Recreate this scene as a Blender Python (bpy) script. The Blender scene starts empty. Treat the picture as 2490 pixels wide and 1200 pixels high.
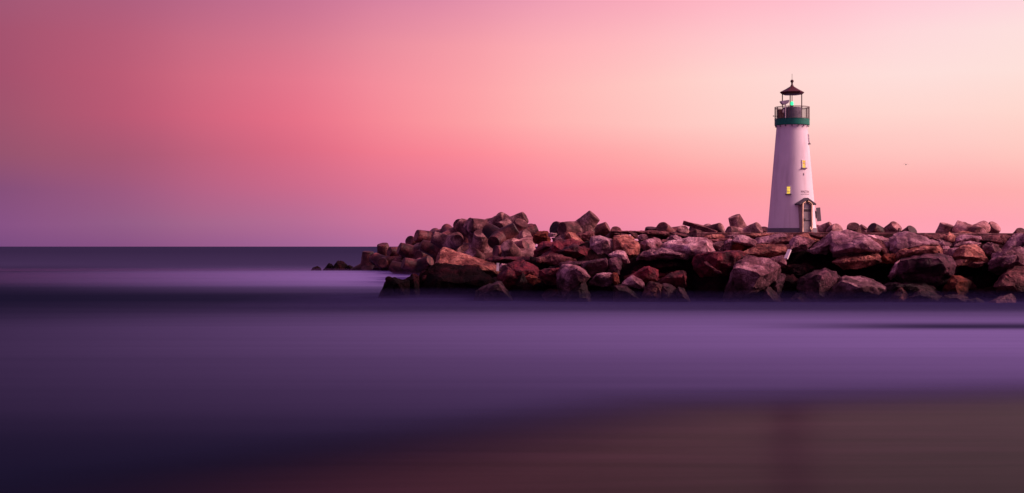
import bpy, bmesh, math, random
from mathutils import Vector, Matrix, noise
R = math.radians
scene = bpy.context.scene
COL = scene.collection

# ------------------------------------------------------------------ camera
EYE = 4.0                       # eye height above the water
FPX = 3458.0                    # focal length in pixels of the 2490 wide photograph
cam_d = bpy.data.cameras.new('camera')
cam = bpy.data.objects.new('camera', cam_d)
COL.objects.link(cam)
cam.location = (0, 0, EYE)
cam.rotation_euler = (R(90), 0, 0)
cam_d.sensor_width = 36
cam_d.lens = 36 * FPX / 2490
cam_d.clip_start = 0.5
cam_d.clip_end = 100000
scene.camera = cam

# ------------------------------------------------------------------ view
scene.view_settings.view_transform = 'Standard'
scene.view_settings.look = 'None'
scene.view_settings.exposure = 0.0
scene.view_settings.gamma = 1.0
scene.cycles.max_bounces = 6
scene.cycles.volume_bounces = 1

def lin(h):
    h = h.lstrip('#')
    out = []
    for i in (0, 2, 4):
        c = int(h[i:i + 2], 16) / 255
        out.append(c / 12.92 if c <= 0.04045 else ((c + 0.055) / 1.055) ** 2.4)
    return (*out, 1.0)

# ------------------------------------------------------------------ world: afterglow, brightest to the right of the frame
SKY_AZ = [-180, -110, -60, -32, -19.4, -13.6, -6.8, 0, 6.8, 13.5, 19.4, 34, 60, 95, 135, 180]
SKY = [  # (elevation in degrees, colours by azimuth)
    (0.0, ['#82688f', '#644a74', '#5c4270', '#644478', '#7c4c80', '#925888', '#b06a9a', '#d47aa2', '#f090ae', '#ff9cb4', '#ffa8bc', '#ffb4b4', '#ffbcac', '#ffb0a8', '#b8869c', '#82688f']),
    (1.0, ['#866a90', '#684c76', '#604472', '#704880', '#885284', '#9e628a', '#c27098', '#e47e9f', '#fa94aa', '#ffa0ae', '#ffa6b4', '#ffb4b0', '#ffc0ac', '#ffb4a8', '#bc899e', '#866a90']),
    (2.3, ['#8a6c92', '#6c4e78', '#684670', '#764a74', '#88507a', '#ab5f84', '#d6708f', '#f2849c', '#ff989f', '#ffaaaa', '#ffaeae', '#ffbcb0', '#ffc8b0', '#ffb8ac', '#c08ca0', '#8a6c92']),
    (3.6, ['#8e7096', '#70527c', '#6e4a72', '#804c6e', '#98546f', '#b65d79', '#e8748a', '#ff949e', '#ffb0ae', '#ffc0bc', '#ffc5be', '#ffccb8', '#ffd0b8', '#ffbcb0', '#c490a4', '#8e7096']),
    (5.0, ['#907298', '#74547e', '#724c74', '#884c6c', '#a2546e', '#c8607a', '#f07e90', '#ffaaab', '#ffc8c2', '#ffd5ce', '#ffd7ce', '#ffdac6', '#ffd8c2', '#ffc0b4', '#c694a8', '#907298']),
    (6.6, ['#92749a', '#765680', '#744e76', '#8c4c6c', '#a6526e', '#c9657d', '#ee8496', '#ffadaf', '#ffcec8', '#ffdcd8', '#fee0da', '#ffe2d4', '#ffdcc8', '#ffc4b8', '#c896aa', '#92749a']),
    (8.2, ['#94769c', '#785882', '#765078', '#8c5070', '#a65470', '#c26680', '#e28498', '#fba8b0', '#ffc2c6', '#ffd2d6', '#fedfdd', '#ffe0d8', '#ffdccc', '#ffc6bc', '#c898ac', '#94769c']),
    (9.9, ['#96789e', '#7a5a84', '#78527c', '#8a5476', '#a25a78', '#b46484', '#d27c9a', '#ea98b0', '#fcb0c0', '#ffc0d0', '#ffd0dc', '#ffd8d8', '#ffd6cc', '#ffc4c0', '#c498ae', '#96789e']),
    (30., ['#9a82ac', '#86709c', '#826a96', '#866896', '#8c6c9a', '#90709e', '#9876a2', '#a47ca8', '#b084ac', '#bc8cb0', '#c894b4', '#d8a4b8', '#dcaab8', '#d0a4b8', '#b494b0', '#9a82ac']),
    (75., ['#a688b4'] * 16),
]
world = bpy.data.worlds.new('World')
scene.world = world
world.use_nodes = True
nt = world.node_tree
for n in list(nt.nodes):
    nt.nodes.remove(n)
N = nt.nodes.new
L = nt.links.new
tc = N('ShaderNodeTexCoord')
sep = N('ShaderNodeSeparateXYZ'); L(tc.outputs['Generated'], sep.inputs[0])
at2 = N('ShaderNodeMath'); at2.operation = 'ARCTAN2'
L(sep.outputs['X'], at2.inputs[0]); L(sep.outputs['Y'], at2.inputs[1])
azf = N('ShaderNodeMapRange'); L(at2.outputs[0], azf.inputs['Value'])
azf.inputs['From Min'].default_value = -math.pi; azf.inputs['From Max'].default_value = math.pi
asn = N('ShaderNodeMath'); asn.operation = 'ARCSINE'; asn.use_clamp = False
L(sep.outputs['Z'], asn.inputs[0])
# slow, soft unevenness of the thin high cloud
mp = N('ShaderNodeMapping'); mp.inputs['Scale'].default_value = (1.0, 1.0, 4.0)
L(tc.outputs['Generated'], mp.inputs['Vector'])
ns = N('ShaderNodeTexNoise'); ns.inputs['Scale'].default_value = 3.2; ns.inputs['Detail'].default_value = 3.0
L(mp.outputs[0], ns.inputs['Vector'])
nm = N('ShaderNodeMath'); nm.operation = 'MULTIPLY_ADD'; L(ns.outputs['Fac'], nm.inputs[0])
nm.inputs[1].default_value = 0.024; nm.inputs[2].default_value = -0.012
el = N('ShaderNodeMath'); el.operation = 'ADD'; L(asn.outputs[0], el.inputs[0]); L(nm.outputs[0], el.inputs[1])
el.inputs[1].default_value = 0
elw = N('ShaderNodeMath'); elw.operation = 'MAXIMUM'; L(el.outputs[0], elw.inputs[0]); elw.inputs[1].default_value = 0.0
prev = None
for k, (e, cols) in enumerate(SKY):
    rp = N('ShaderNodeValToRGB')
    cr = rp.color_ramp
    cr.interpolation = 'CARDINAL'
    stops = list(zip(SKY_AZ, cols))
    while len(cr.elements) < len(stops):
        cr.elements.new(0.5)
    for elmt, (a, c) in zip(cr.elements, stops):
        elmt.position = (a + 180) / 360
    for elmt, (a, c) in zip(cr.elements, stops):
        k3 = (1.16, 0.83, 0.95) if (abs(a) > 40 or e > 20) else (1, 1, 1)     # rosier away from the frame
        elmt.color = tuple(v * q for v, q in zip(lin(c), (*k3, 1)))
    L(azf.outputs[0], rp.inputs['Fac'])
    if prev is None:
        prev = rp.outputs[0]
    else:
        mr = N('ShaderNodeMapRange'); mr.interpolation_type = 'LINEAR'
        mr.inputs['From Min'].default_value = R(SKY[k - 1][0]); mr.inputs['From Max'].default_value = R(e)
        L(elw.outputs[0], mr.inputs['Value'])
        mx = N('ShaderNodeMix'); mx.data_type = 'RGBA'
        L(mr.outputs[0], mx.inputs['Factor']); L(prev, mx.inputs['A']); L(rp.outputs[0], mx.inputs['B'])
        prev = mx.outputs['Result']
bg = N('ShaderNodeBackground'); bg.inputs['Strength'].default_value = 1.0
L(prev, bg.inputs['Color'])
wo = N('ShaderNodeOutputWorld'); L(bg.outputs[0], wo.inputs['Surface'])

# ------------------------------------------------------------------ sun: the soft glow low on the right
sun_d = bpy.data.lights.new('sun', 'SUN')
sun = bpy.data.objects.new('sun', sun_d)
COL.objects.link(sun)
sun_d.energy = 5.0
sun_d.angle = R(20)
sun_d.color = (1.0, 0.55, 0.56)
SUN_AZ, SUN_EL = 99, 33        # degrees to the right of the view, degrees up
sdir = Vector((math.sin(R(SUN_AZ)) * math.cos(R(SUN_EL)), math.cos(R(SUN_AZ)) * math.cos(R(SUN_EL)), math.sin(R(SUN_EL))))
sun.rotation_euler = sdir.to_track_quat('Z', 'Y').to_euler()

# ------------------------------------------------------------------ helpers
def at(px, py, D):
    """world point seen at pixel (px, py) of the photograph at distance D"""
    return Vector(((px - 1245) / FPX * D, D, EYE + (600 - py) / FPX * D))

def tag(o, label=None, cat=None, group=None, kind=None):
    if label: o['label'] = label
    if cat: o['category'] = cat
    if group: o['group'] = group
    if kind: o['kind'] = kind
    return o

def link(name, me, mat=None, parent=None):
    o = bpy.data.objects.new(name, me)
    if mat is not None and not me.materials:
        me.materials.append(mat)
    COL.objects.link(o)
    if parent is not None:
        o.parent = parent
    return o

def from_bm(name, bm, mat, parent=None, smooth=None):
    me = bpy.data.meshes.new(name)
    bmesh.ops.recalc_face_normals(bm, faces=bm.faces[:])
    bm.to_mesh(me); bm.free()
    if smooth is not None:
        me.polygons.foreach_set('use_smooth', [True] * len(me.polygons))
        me.set_sharp_from_angle(angle=R(smooth))
    return link(name, me, mat, parent)

def empty(name, loc):
    o = bpy.data.objects.new(name, None)
    o.empty_display_size = 0.2
    o.location = loc
    COL.objects.link(o)
    return o

def bm_box(bm, lo, hi, M=None):
    vs = []
    for z in (lo[2], hi[2]):
        for x, y in ((lo[0], lo[1]), (hi[0], lo[1]), (hi[0], hi[1]), (lo[0], hi[1])):
            v = Vector((x, y, z))
            vs.append(bm.verts.new(M @ v if M else v))
    for f in ((0, 3, 2, 1), (4, 5, 6, 7), (0, 1, 5, 4), (1, 2, 6, 5), (2, 3, 7, 6), (3, 0, 4, 7)):
        bm.faces.new([vs[i] for i in f])

def bm_lathe(bm, prof, seg=48, M=None, cap=True):
    rings = []
    for r, z in prof:
        ring = []
        for i in range(seg):
            a = 2 * math.pi * i / seg
            v = Vector((r * math.cos(a), r * math.sin(a), z))
            ring.append(bm.verts.new(M @ v if M else v))
        rings.append(ring)
    for a, b in zip(rings, rings[1:]):
        for i in range(seg):
            bm.faces.new((a[i], a[(i + 1) % seg], b[(i + 1) % seg], b[i]))
    if cap:
        bm.faces.new(rings[0][::-1]); bm.faces.new(rings[-1])

def bm_tube(bm, pts, r, seg=8):
    pts = [Vector(p) for p in pts]
    rings = []
    for i, p in enumerate(pts):
        d = (pts[min(i + 1, len(pts) - 1)] - pts[max(i - 1, 0)]).normalized()
        q = d.to_track_quat('Z', 'Y').to_matrix()
        rings.append([bm.verts.new(p + q @ Vector((r * math.cos(2 * math.pi * k / seg), r * math.sin(2 * math.pi * k / seg), 0))) for k in range(seg)])
    for a, b in zip(rings, rings[1:]):
        for i in range(seg):
            bm.faces.new((a[i], a[(i + 1) % seg], b[(i + 1) % seg], b[i]))
    bm.faces.new(rings[0][::-1]); bm.faces.new(rings[-1])

# ------------------------------------------------------------------ materials
def new_mat(name):
    m = bpy.data.materials.new(name)
    m.use_nodes = True
    t = m.node_tree
    b = t.nodes['Principled BSDF']
    return m, t, b

def plain(name, col, rough=0.6, metal=0.0, var=0.15, scale=6.0, spec=0.3):
    m, t, b = new_mat(name)
    tcn = t.nodes.new('ShaderNodeTexCoord')
    nz = t.nodes.new('ShaderNodeTexNoise'); nz.inputs['Scale'].default_value = scale; nz.inputs['Detail'].default_value = 6
    t.links.new(tcn.outputs['Object'], nz.inputs['Vector'])
    rp = t.nodes.new('ShaderNodeValToRGB')
    rp.color_ramp.elements[0].position = 0.3; rp.color_ramp.elements[1].position = 0.7
    rp.color_ramp.elements[0].color = (*[c * (1 - var) for c in col], 1)
    rp.color_ramp.elements[1].color = (*[min(1, c * (1 + var)) for c in col], 1)
    t.links.new(nz.outputs['Fac'], rp.inputs['Fac'])
    t.links.new(rp.outputs[0], b.inputs['Base Color'])
    b.inputs['Roughness'].default_value = rough
    b.inputs['Metallic'].default_value = metal
    b.inputs['Specular IOR Level'].default_value = spec
    return m

def stone(name, dark, mid, light, rough=0.75, bump=0.75, grain=1.6, stain=0.5, spec=0.25):
    """rock: broad colour patches, mineral veins, grain and pits"""
    m, t, b = new_mat(name)
    n = t.nodes.new; l = t.links.new
    tcn = n('ShaderNodeTexCoord')
    oi = n('ShaderNodeObjectInfo')
    ad = n('ShaderNodeVectorMath'); ad.operation = 'MULTIPLY_ADD'
    cx = n('ShaderNodeCombineXYZ'); l(oi.outputs['Random'], cx.inputs[0]); l(oi.outputs['Random'], cx.inputs[1]); l(oi.outputs['Random'], cx.inputs[2])
    sc = n('ShaderNodeVectorMath'); sc.operation = 'SCALE'; l(cx.outputs[0], sc.inputs[0]); sc.inputs['Scale'].default_value = 37.0
    ad2 = n('ShaderNodeVectorMath'); ad2.operation = 'ADD'; l(tcn.outputs['Object'], ad2.inputs[0]); l(sc.outputs[0], ad2.inputs[1])
    vec = ad2.outputs[0]
    t.nodes.remove(ad)
    n1 = n('ShaderNodeTexNoise'); n1.inputs['Scale'].default_value = 0.55 * grain; n1.inputs['Detail'].default_value = 8; n1.inputs['Roughness'].default_value = 0.62; l(vec, n1.inputs['Vector'])
    r1 = n('ShaderNodeValToRGB'); e = r1.color_ramp.elements
    e[0].position = 0.34; e[0].color = (*dark, 1); e[1].position = 0.63; e[1].color = (*light, 1)
    em = e.new(0.48); em.color = (*mid, 1)
    l(n1.outputs['Fac'], r1.inputs['Fac'])
    # bedding lines
    mpn = n('ShaderNodeMapping'); mpn.inputs['Rotation'].default_value = (0.5, 0.3, 0.2); mpn.inputs['Scale'].default_value = (0.5, 0.5, 3.4); l(vec, mpn.inputs['Vector'])
    n2 = n('ShaderNodeTexNoise'); n2.inputs['Scale'].default_value = 1.3; n2.inputs['Detail'].default_value = 5; l(mpn.outputs[0], n2.inputs['Vector'])
    r2 = n('ShaderNodeValToRGB'); e = r2.color_ramp.elements
    e[0].position = 0.36; e[0].color = (0.45, 0.42, 0.45, 1); e[1].position = 0.56; e[1].color = (1, 1, 1, 1)
    l(n2.outputs['Fac'], r2.inputs['Fac'])
    mx = n('ShaderNodeMix'); mx.data_type = 'RGBA'; mx.blend_type = 'MULTIPLY'; mx.inputs['Factor'].default_value = stain
    l(r1.outputs[0], mx.inputs['A']); l(r2.outputs[0], mx.inputs['B'])
    # fine grain
    n3 = n('ShaderNodeTexNoise'); n3.inputs['Scale'].default_value = 7.5; n3.inputs['Detail'].default_value = 6; n3.inputs['Roughness'].default_value = 0.7; l(vec, n3.inputs['Vector'])
    r3 = n('ShaderNodeValToRGB'); e = r3.color_ramp.elements
    e[0].position = 0.33; e[0].color = (0.38, 0.34, 0.36, 1); e[1].position = 0.66; e[1].color = (1.4, 1.4, 1.4, 1)
    l(n3.outputs['Fac'], r3.inputs['Fac'])
    mx2 = n('ShaderNodeMix'); mx2.data_type = 'RGBA'; mx2.blend_type = 'MULTIPLY'; mx2.inputs['Factor'].default_value = 0.8
    l(mx.outputs['Result'], mx2.inputs['A']); l(r3.outputs[0], mx2.inputs['B'])
    # each stone a little lighter or darker
    hv = n('ShaderNodeHueSaturation'); l(mx2.outputs['Result'], hv.inputs['Color'])
    mv = n('ShaderNodeMapRange'); l(oi.outputs['Random'], mv.inputs['Value']); mv.inputs['To Min'].default_value = 0.75; mv.inputs['To Max'].default_value = 1.2
    l(mv.outputs[0], hv.inputs['Value']); hv.inputs['Saturation'].default_value = 1.15
    l(hv.outputs[0], b.inputs['Base Color'])
    # bump: pits and cracks
    vo = n('ShaderNodeTexVoronoi'); vo.feature = 'DISTANCE_TO_EDGE'; vo.inputs['Scale'].default_value = 1.1 * grain; 
    wv = n('ShaderNodeMix'); wv.data_type = 'VECTOR'; wv.inputs['Factor'].default_value = 0.25; l(vec, wv.inputs['A']); l(n1.outputs['Color'], wv.inputs['B'])
    l(wv.outputs['Result'], vo.inputs['Vector'])
    vr = n('ShaderNodeMapRange'); l(vo.outputs['Distance'], vr.inputs['Value']); vr.inputs['From Max'].default_value = 0.05
    hsum = n('ShaderNodeMath'); hsum.operation = 'MULTIPLY_ADD'; l(vr.outputs[0], hsum.inputs[0]); hsum.inputs[1].default_value = 0.25; l(n3.outputs['Fac'], hsum.inputs[2])
    hs2 = n('ShaderNodeMath'); hs2.operation = 'MULTIPLY_ADD'; l(n1.outputs['Fac'], hs2.inputs[0]); hs2.inputs[1].default_value = 1.4; l(hsum.outputs[0], hs2.inputs[2])
    ck = n('ShaderNodeMapRange'); l(vo.outputs['Distance'], ck.inputs['Value']); ck.inputs['From Max'].default_value = 0.035; ck.inputs['To Min'].default_value = 0.35
    ckm = n('ShaderNodeMix'); ckm.data_type = 'RGBA'; ckm.blend_type = 'MULTIPLY'; ckm.inputs['Factor'].default_value = 0.7
    cc = n('ShaderNodeCombineColor'); [l(ck.outputs[0], cc.inputs[i]) for i in range(3)]
    l(hv.outputs[0], ckm.inputs['A']); l(cc.outputs[0], ckm.inputs['B']); 
    # tide line: wet, weed-darkened stone near the water
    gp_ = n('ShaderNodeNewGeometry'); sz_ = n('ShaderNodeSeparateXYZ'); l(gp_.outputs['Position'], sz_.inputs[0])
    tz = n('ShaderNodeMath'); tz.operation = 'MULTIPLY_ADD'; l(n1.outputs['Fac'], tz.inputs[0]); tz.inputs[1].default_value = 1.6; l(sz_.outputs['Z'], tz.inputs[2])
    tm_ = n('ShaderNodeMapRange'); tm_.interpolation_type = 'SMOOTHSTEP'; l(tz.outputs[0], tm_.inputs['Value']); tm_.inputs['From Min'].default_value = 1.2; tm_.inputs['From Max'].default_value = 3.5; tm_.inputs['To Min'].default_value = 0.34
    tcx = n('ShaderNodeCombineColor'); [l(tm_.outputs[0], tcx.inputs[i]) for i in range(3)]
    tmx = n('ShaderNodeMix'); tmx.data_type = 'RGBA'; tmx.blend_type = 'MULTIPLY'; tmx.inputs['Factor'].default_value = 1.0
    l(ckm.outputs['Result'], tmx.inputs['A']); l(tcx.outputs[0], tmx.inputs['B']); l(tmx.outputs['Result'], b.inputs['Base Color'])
    bp = n('ShaderNodeBump'); bp.inputs['Strength'].default_value = bump; bp.inputs['Distance'].default_value = 0.25; l(hs2.outputs[0], bp.inputs['Height'])
    l(bp.outputs[0], b.inputs['Normal'])
    b.inputs['Roughness'].default_value = rough
    b.inputs['Specular IOR Level'].default_value = spec
    return m

M = {
    'mauve': stone('stone_mauve', (0.050, 0.014, 0.021), (0.20, 0.088, 0.110), (0.56, 0.33, 0.37)),
    'pale': stone('stone_pale', (0.09, 0.032, 0.040), (0.34, 0.175, 0.20), (0.76, 0.50, 0.53)),
    'tan': stone('stone_tan', (0.060, 0.015, 0.014), (0.26, 0.10, 0.085), (0.62, 0.31, 0.25)),
    'smooth': stone('stone_smooth', (0.10, 0.045, 0.056), (0.24, 0.125, 0.15), (0.44, 0.265, 0.30), bump=0.4, stain=0.4),
    'brown': stone('stone_brown', (0.034, 0.007, 0.010), (0.12, 0.038, 0.044), (0.34, 0.15, 0.15)),
    'rust': stone('stone_rust', (0.045, 0.008, 0.006), (0.15, 0.036, 0.026), (0.28, 0.085, 0.060)),
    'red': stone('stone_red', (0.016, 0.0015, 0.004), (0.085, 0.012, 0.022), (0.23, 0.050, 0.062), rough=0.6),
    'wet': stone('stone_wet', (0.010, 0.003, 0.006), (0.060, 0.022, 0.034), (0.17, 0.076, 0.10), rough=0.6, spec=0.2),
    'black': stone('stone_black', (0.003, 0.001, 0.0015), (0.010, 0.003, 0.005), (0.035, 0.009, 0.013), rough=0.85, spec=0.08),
    'concrete': stone('concrete_weathered', (0.048, 0.014, 0.017), (0.16, 0.070, 0.073), (0.56, 0.33, 0.32), bump=0.25, grain=1.0, stain=0.8),
    'concrete_dark': stone('concrete_darker', (0.014, 0.003, 0.004), (0.060, 0.017, 0.020), (0.22, 0.085, 0.085), bump=0.25, grain=1.0, stain=0.8, rough=0.5),  # darker copy of the weathered concrete
}

# ------------------------------------------------------------------ water
def shore_y(x):
    return 32.2 + 0.32 * x + 0.9 * math.sin(x * 0.21 + 0.6)

def swell(x, y):
    # a wave standing up in front of the breakwater's end, and smaller ones
    left = 1 / (1 + math.exp(max(-60, min(60, (x - 2) / 3.0))))
    c = 178 + 0.04 * x
    w = 17 if y < c else 28
    z = 0.95 * left * math.exp(-((y - c) / w) ** 2)
    z += 0.10 * math.exp(-((y - 62 - 0.05 * x) / 7) ** 2)
    return z

def grid_mesh(name, xs, ys, zf):
    verts, faces = [], []
    for y in ys:
        for x in xs:
            verts.append((x, y, zf(x, y)))
    nx = len(xs)
    for j in range(len(ys) - 1):
        for i in range(nx - 1):
            a = j * nx + i
            faces.append((a, a + 1, a + nx + 1, a + nx))
    me = bpy.data.meshes.new(name)
    me.from_pydata(verts, [], faces)
    me.polygons.foreach_set('use_smooth', [True] * len(faces))
    return me

def frange(a, b, s):
    out = []
    while a < b:
        out.append(a); a += s
    out.append(b)
    return out

wm, t, b = new_mat('long_exposure_water')
n = t.nodes.new; l = t.links.new
geo = n('ShaderNodeNewGeometry')
sp = n('ShaderNodeSeparateXYZ'); l(geo.outputs['Position'], sp.inputs[0])
# foam drifted into long lines parallel to the beach
mpn = n('ShaderNodeMapping'); mpn.inputs['Scale'].default_value = (0.012, 0.085, 1.0); l(geo.outputs['Position'], mpn.inputs['Vector'])
nz = n('ShaderNodeTexNoise'); nz.inputs['Scale'].default_value = 1.0; nz.inputs['Detail'].default_value = 4; nz.inputs['Roughness'].default_value = 0.5; l(mpn.outputs[0], nz.inputs['Vector'])
mpf = n('ShaderNodeMapping'); mpf.inputs['Scale'].default_value = (0.03, 0.6, 1.0); l(geo.outputs['Position'], mpf.inputs['Vector'])
nzf = n('ShaderNodeTexNoise'); nzf.inputs['Scale'].default_value = 1.0; nzf.inputs['Detail'].default_value = 5; l(mpf.outputs[0], nzf.inputs['Vector'])
yy = n('ShaderNodeMath'); yy.operation = 'LOGARITHM'; yy.inputs[1].default_value = 10.0; l(sp.outputs['Y'], yy.inputs[0])
wob = n('ShaderNodeMath'); wob.operation = 'MULTIPLY_ADD'; l(nz.outputs['Fac'], wob.inputs[0]); wob.inputs[1].default_value = 0.09; l(yy.outputs[0], wob.inputs[2])
lg = n('ShaderNodeMapRange'); l(wob.outputs[0], lg.inputs['Value'])
lg.inputs['From Min'].default_value = 1.345; lg.inputs['From Max'].default_value = 3.045     # Y 22 .. 1000 m
foam = n('ShaderNodeValToRGB'); foam.color_ramp.interpolation = 'B_SPLINE'
def fpos(Y): return (math.log10(Y) - 1.30) / 1.70
FOAM = [(22, .0), (29, .05), (34, .22), (40, .31), (48, .39), (57, .50), (66, .50), (73, .46), (80, .36), (88, .18), (98, .05), (111, .02), (121, .09), (131, .20), (141, .36), (150, .50), (160, .78), (176, .42), (200, .30), (280, .26), (420, .22), (900, .16)]
cr = foam.color_ramp
while len(cr.elements) < len(FOAM): cr.elements.new(0.5)
for e_, (Y, f) in zip(cr.elements, FOAM):
    e_.position = min(1, max(0, fpos(Y)))
for e_, (Y, f) in zip(cr.elements, FOAM):
    e_.color = (f, f, f, 1)
l(lg.outputs[0], foam.inputs['Fac'])
# foam amount cut on the left: dimmer sky reflection painted as darker water
u1 = n('ShaderNodeMath'); u1.operation = 'MULTIPLY_ADD'; l(sp.outputs['Y'], u1.inputs[0]); u1.inputs[1].default_value = 0.30; l(sp.outputs['X'], u1.inputs[2])
gx = n('ShaderNodeMapRange'); gx.interpolation_type = 'SMOOTHSTEP'; l(u1.outputs[0], gx.inputs['Value'])
gx.inputs['From Min'].default_value = -16; gx.inputs['From Max'].default_value = 44; gx.inputs['To Min'].default_value = 0.10; gx.inputs['To Max'].default_value = 1.0
gy = n('ShaderNodeMapRange'); gy.interpolation_type = 'SMOOTHSTEP'; l(sp.outputs['Y'], gy.inputs['Value']); gy.inputs['From Min'].default_value = 185; gy.inputs['From Max'].default_value = 330
gm = n('ShaderNodeMix'); gm.data_type = 'FLOAT'; l(gy.outputs[0], gm.inputs['Factor']); l(gx.outputs[0], gm.inputs['A']); gm.inputs['B'].default_value = 0.48
fg = n('ShaderNodeMath'); fg.operation = 'MULTIPLY'; l(foam.outputs[0], fg.inputs[0]); l(gm.outputs['Result'], fg.inputs[1])
fm = n('ShaderNodeMath'); fm.operation = 'MULTIPLY_ADD'; l(nzf.outputs['Fac'], fm.inputs[0]); fm.inputs[1].default_value = 0.34; fm.inputs[2].default_value = 0.83
fq = n('ShaderNodeMath'); fq.operation = 'MULTIPLY'; l(fg.outputs[0], fq.inputs[0]); l(fm.outputs[0], fq.inputs[1])
# a trough clear of foam off the right part of the breakwater
ty = n('ShaderNodeMath'); ty.operation = 'MULTIPLY_ADD'; l(nz.outputs['Fac'], ty.inputs[0]); ty.inputs[1].default_value = 4.0; l(sp.outputs['Y'], ty.inputs[2])
tm = n('ShaderNodeMapRange'); tm.interpolation_type = 'SMOOTHSTEP'; l(ty.outputs[0], tm.inputs['Value']); tm.inputs['From Min'].default_value = 67.5; tm.inputs['From Max'].default_value = 72.2
tm2 = n('ShaderNodeMapRange'); tm2.interpolation_type = 'SMOOTHSTEP'; l(ty.outputs[0], tm2.inputs['Value']); tm2.inputs['From Min'].default_value = 72.6; tm2.inputs['From Max'].default_value = 79.5; tm2.inputs['To Min'].default_value = 1; tm2.inputs['To Max'].default_value = 0
txm = n('ShaderNodeMapRange'); txm.interpolation_type = 'SMOOTHSTEP'; l(sp.outputs['X'], txm.inputs['Value']); txm.inputs['From Min'].default_value = 9; txm.inputs['From Max'].default_value = 22; txm.inputs['To Max'].default_value = 0.85
t1 = n('ShaderNodeMath'); t1.operation = 'MULTIPLY'; l(tm.outputs[0], t1.inputs[0]); l(tm2.outputs[0], t1.inputs[1])
t2 = n('ShaderNodeMath'); t2.operation = 'MULTIPLY'; l(t1.outputs[0], t2.inputs[0]); l(txm.outputs[0], t2.inputs[1])
t3 = n('ShaderNodeMath'); t3.operation = 'SUBTRACT'; t3.inputs[0].default_value = 1.0; l(t2.outputs[0], t3.inputs[1])
fa = n('ShaderNodeMath'); fa.operation = 'MULTIPLY'; fa.use_clamp = True; l(fq.outputs[0], fa.inputs[0]); l(t3.outputs[0], fa.inputs[1])
wc = n('ShaderNodeMix'); wc.data_type = 'RGBA'; l(fa.outputs[0], wc.inputs['Factor'])
wc.inputs['A'].default_value = (0.007, 0.009, 0.026, 1); wc.inputs['B'].default_value = (0.305, 0.265, 0.62, 1)
l(wc.outputs['Result'], b.inputs['Base Color'])
b.inputs['Roughness'].default_value = 0.55
b.inputs['Specular IOR Level'].default_value = 0.0
# thin wash over the sand: the sheet thins out towards the beach
sx = n('ShaderNodeMath'); sx.operation = 'MULTIPLY_ADD'; l(sp.outputs['X'], sx.inputs[0]); sx.inputs[1].default_value = -0.32; l(sp.outputs['Y'], sx.inputs[2])
sn = n('ShaderNodeMath'); sn.operation = 'MULTIPLY_ADD'; l(nz.outputs['Fac'], sn.inputs[0]); sn.inputs[1].default_value = 5.0; l(sx.outputs[0], sn.inputs[2])
sr = n('ShaderNodeMapRange'); sr.interpolation_type = 'SMOOTHSTEP'; l(sn.outputs[0], sr.inputs['Value'])
sr.inputs['From Min'].default_value = 32.5; sr.inputs['From Max'].default_value = 42.5
tr = n('ShaderNodeBsdfTransparent')
s2 = n('ShaderNodeMath'); s2.operation = 'MULTIPLY_ADD'; l(sp.outputs['X'], s2.inputs[0]); s2.inputs[1].default_value = -1.4; l(sn.outputs[0], s2.inputs[2])
s3 = n('ShaderNodeMath'); s3.operation = 'MULTIPLY_ADD'; l(sp.outputs['X'], s3.inputs[0]); s3.inputs[1].default_value = 0.32; l(s2.outputs[0], s3.inputs[2])
sr2 = n('ShaderNodeMapRange'); sr2.interpolation_type = 'SMOOTHSTEP'; l(s3.outputs[0], sr2.inputs['Value']); sr2.inputs['From Min'].default_value = 26.0; sr2.inputs['From Max'].default_value = 41.0  # second film spreads dark over the left corner, standing in for dimmer light
smax = n('ShaderNodeMath'); smax.operation = 'MAXIMUM'; l(sr.outputs[0], smax.inputs[0]); l(sr2.outputs[0], smax.inputs[1])
ms = n('ShaderNodeMixShader'); l(smax.outputs[0], ms.inputs[0]); l(tr.outputs[0], ms.inputs[1]); l(b.outputs[0], ms.inputs[2])
l(ms.outputs[0], t.nodes['Material Output'].inputs['Surface'])

xs = [-40000, -8000, -2000, -600, -250] + frange(-120, 120, 4) + [250, 600, 2000, 8000, 40000]
ys = frange(18, 240, 2.0) + [260, 300, 360, 450, 700, 1200, 3000, 9000, 30000, 90000]
water = link('water', grid_mesh('water', xs, ys, swell), wm)
tag(water, kind='structure')

# ------------------------------------------------------------------ wet sand
sm, t, b = new_mat('wet_sand')
n = t.nodes.new; l = t.links.new
geo = n('ShaderNodeNewGeometry')
mpn = n('ShaderNodeMapping'); mpn.inputs['Scale'].default_value = (0.10, 0.9, 1.0); l(geo.outputs['Position'], mpn.inputs['Vector'])
nz = n('ShaderNodeTexNoise'); nz.inputs['Scale'].default_value = 1.0; nz.inputs['Detail'].default_value = 6; l(mpn.outputs[0], nz.inputs['Vector'])
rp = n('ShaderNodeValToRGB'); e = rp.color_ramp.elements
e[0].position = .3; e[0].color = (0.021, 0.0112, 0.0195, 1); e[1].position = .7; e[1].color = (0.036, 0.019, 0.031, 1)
l(nz.outputs['Fac'], rp.inputs['Fac'])
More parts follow.
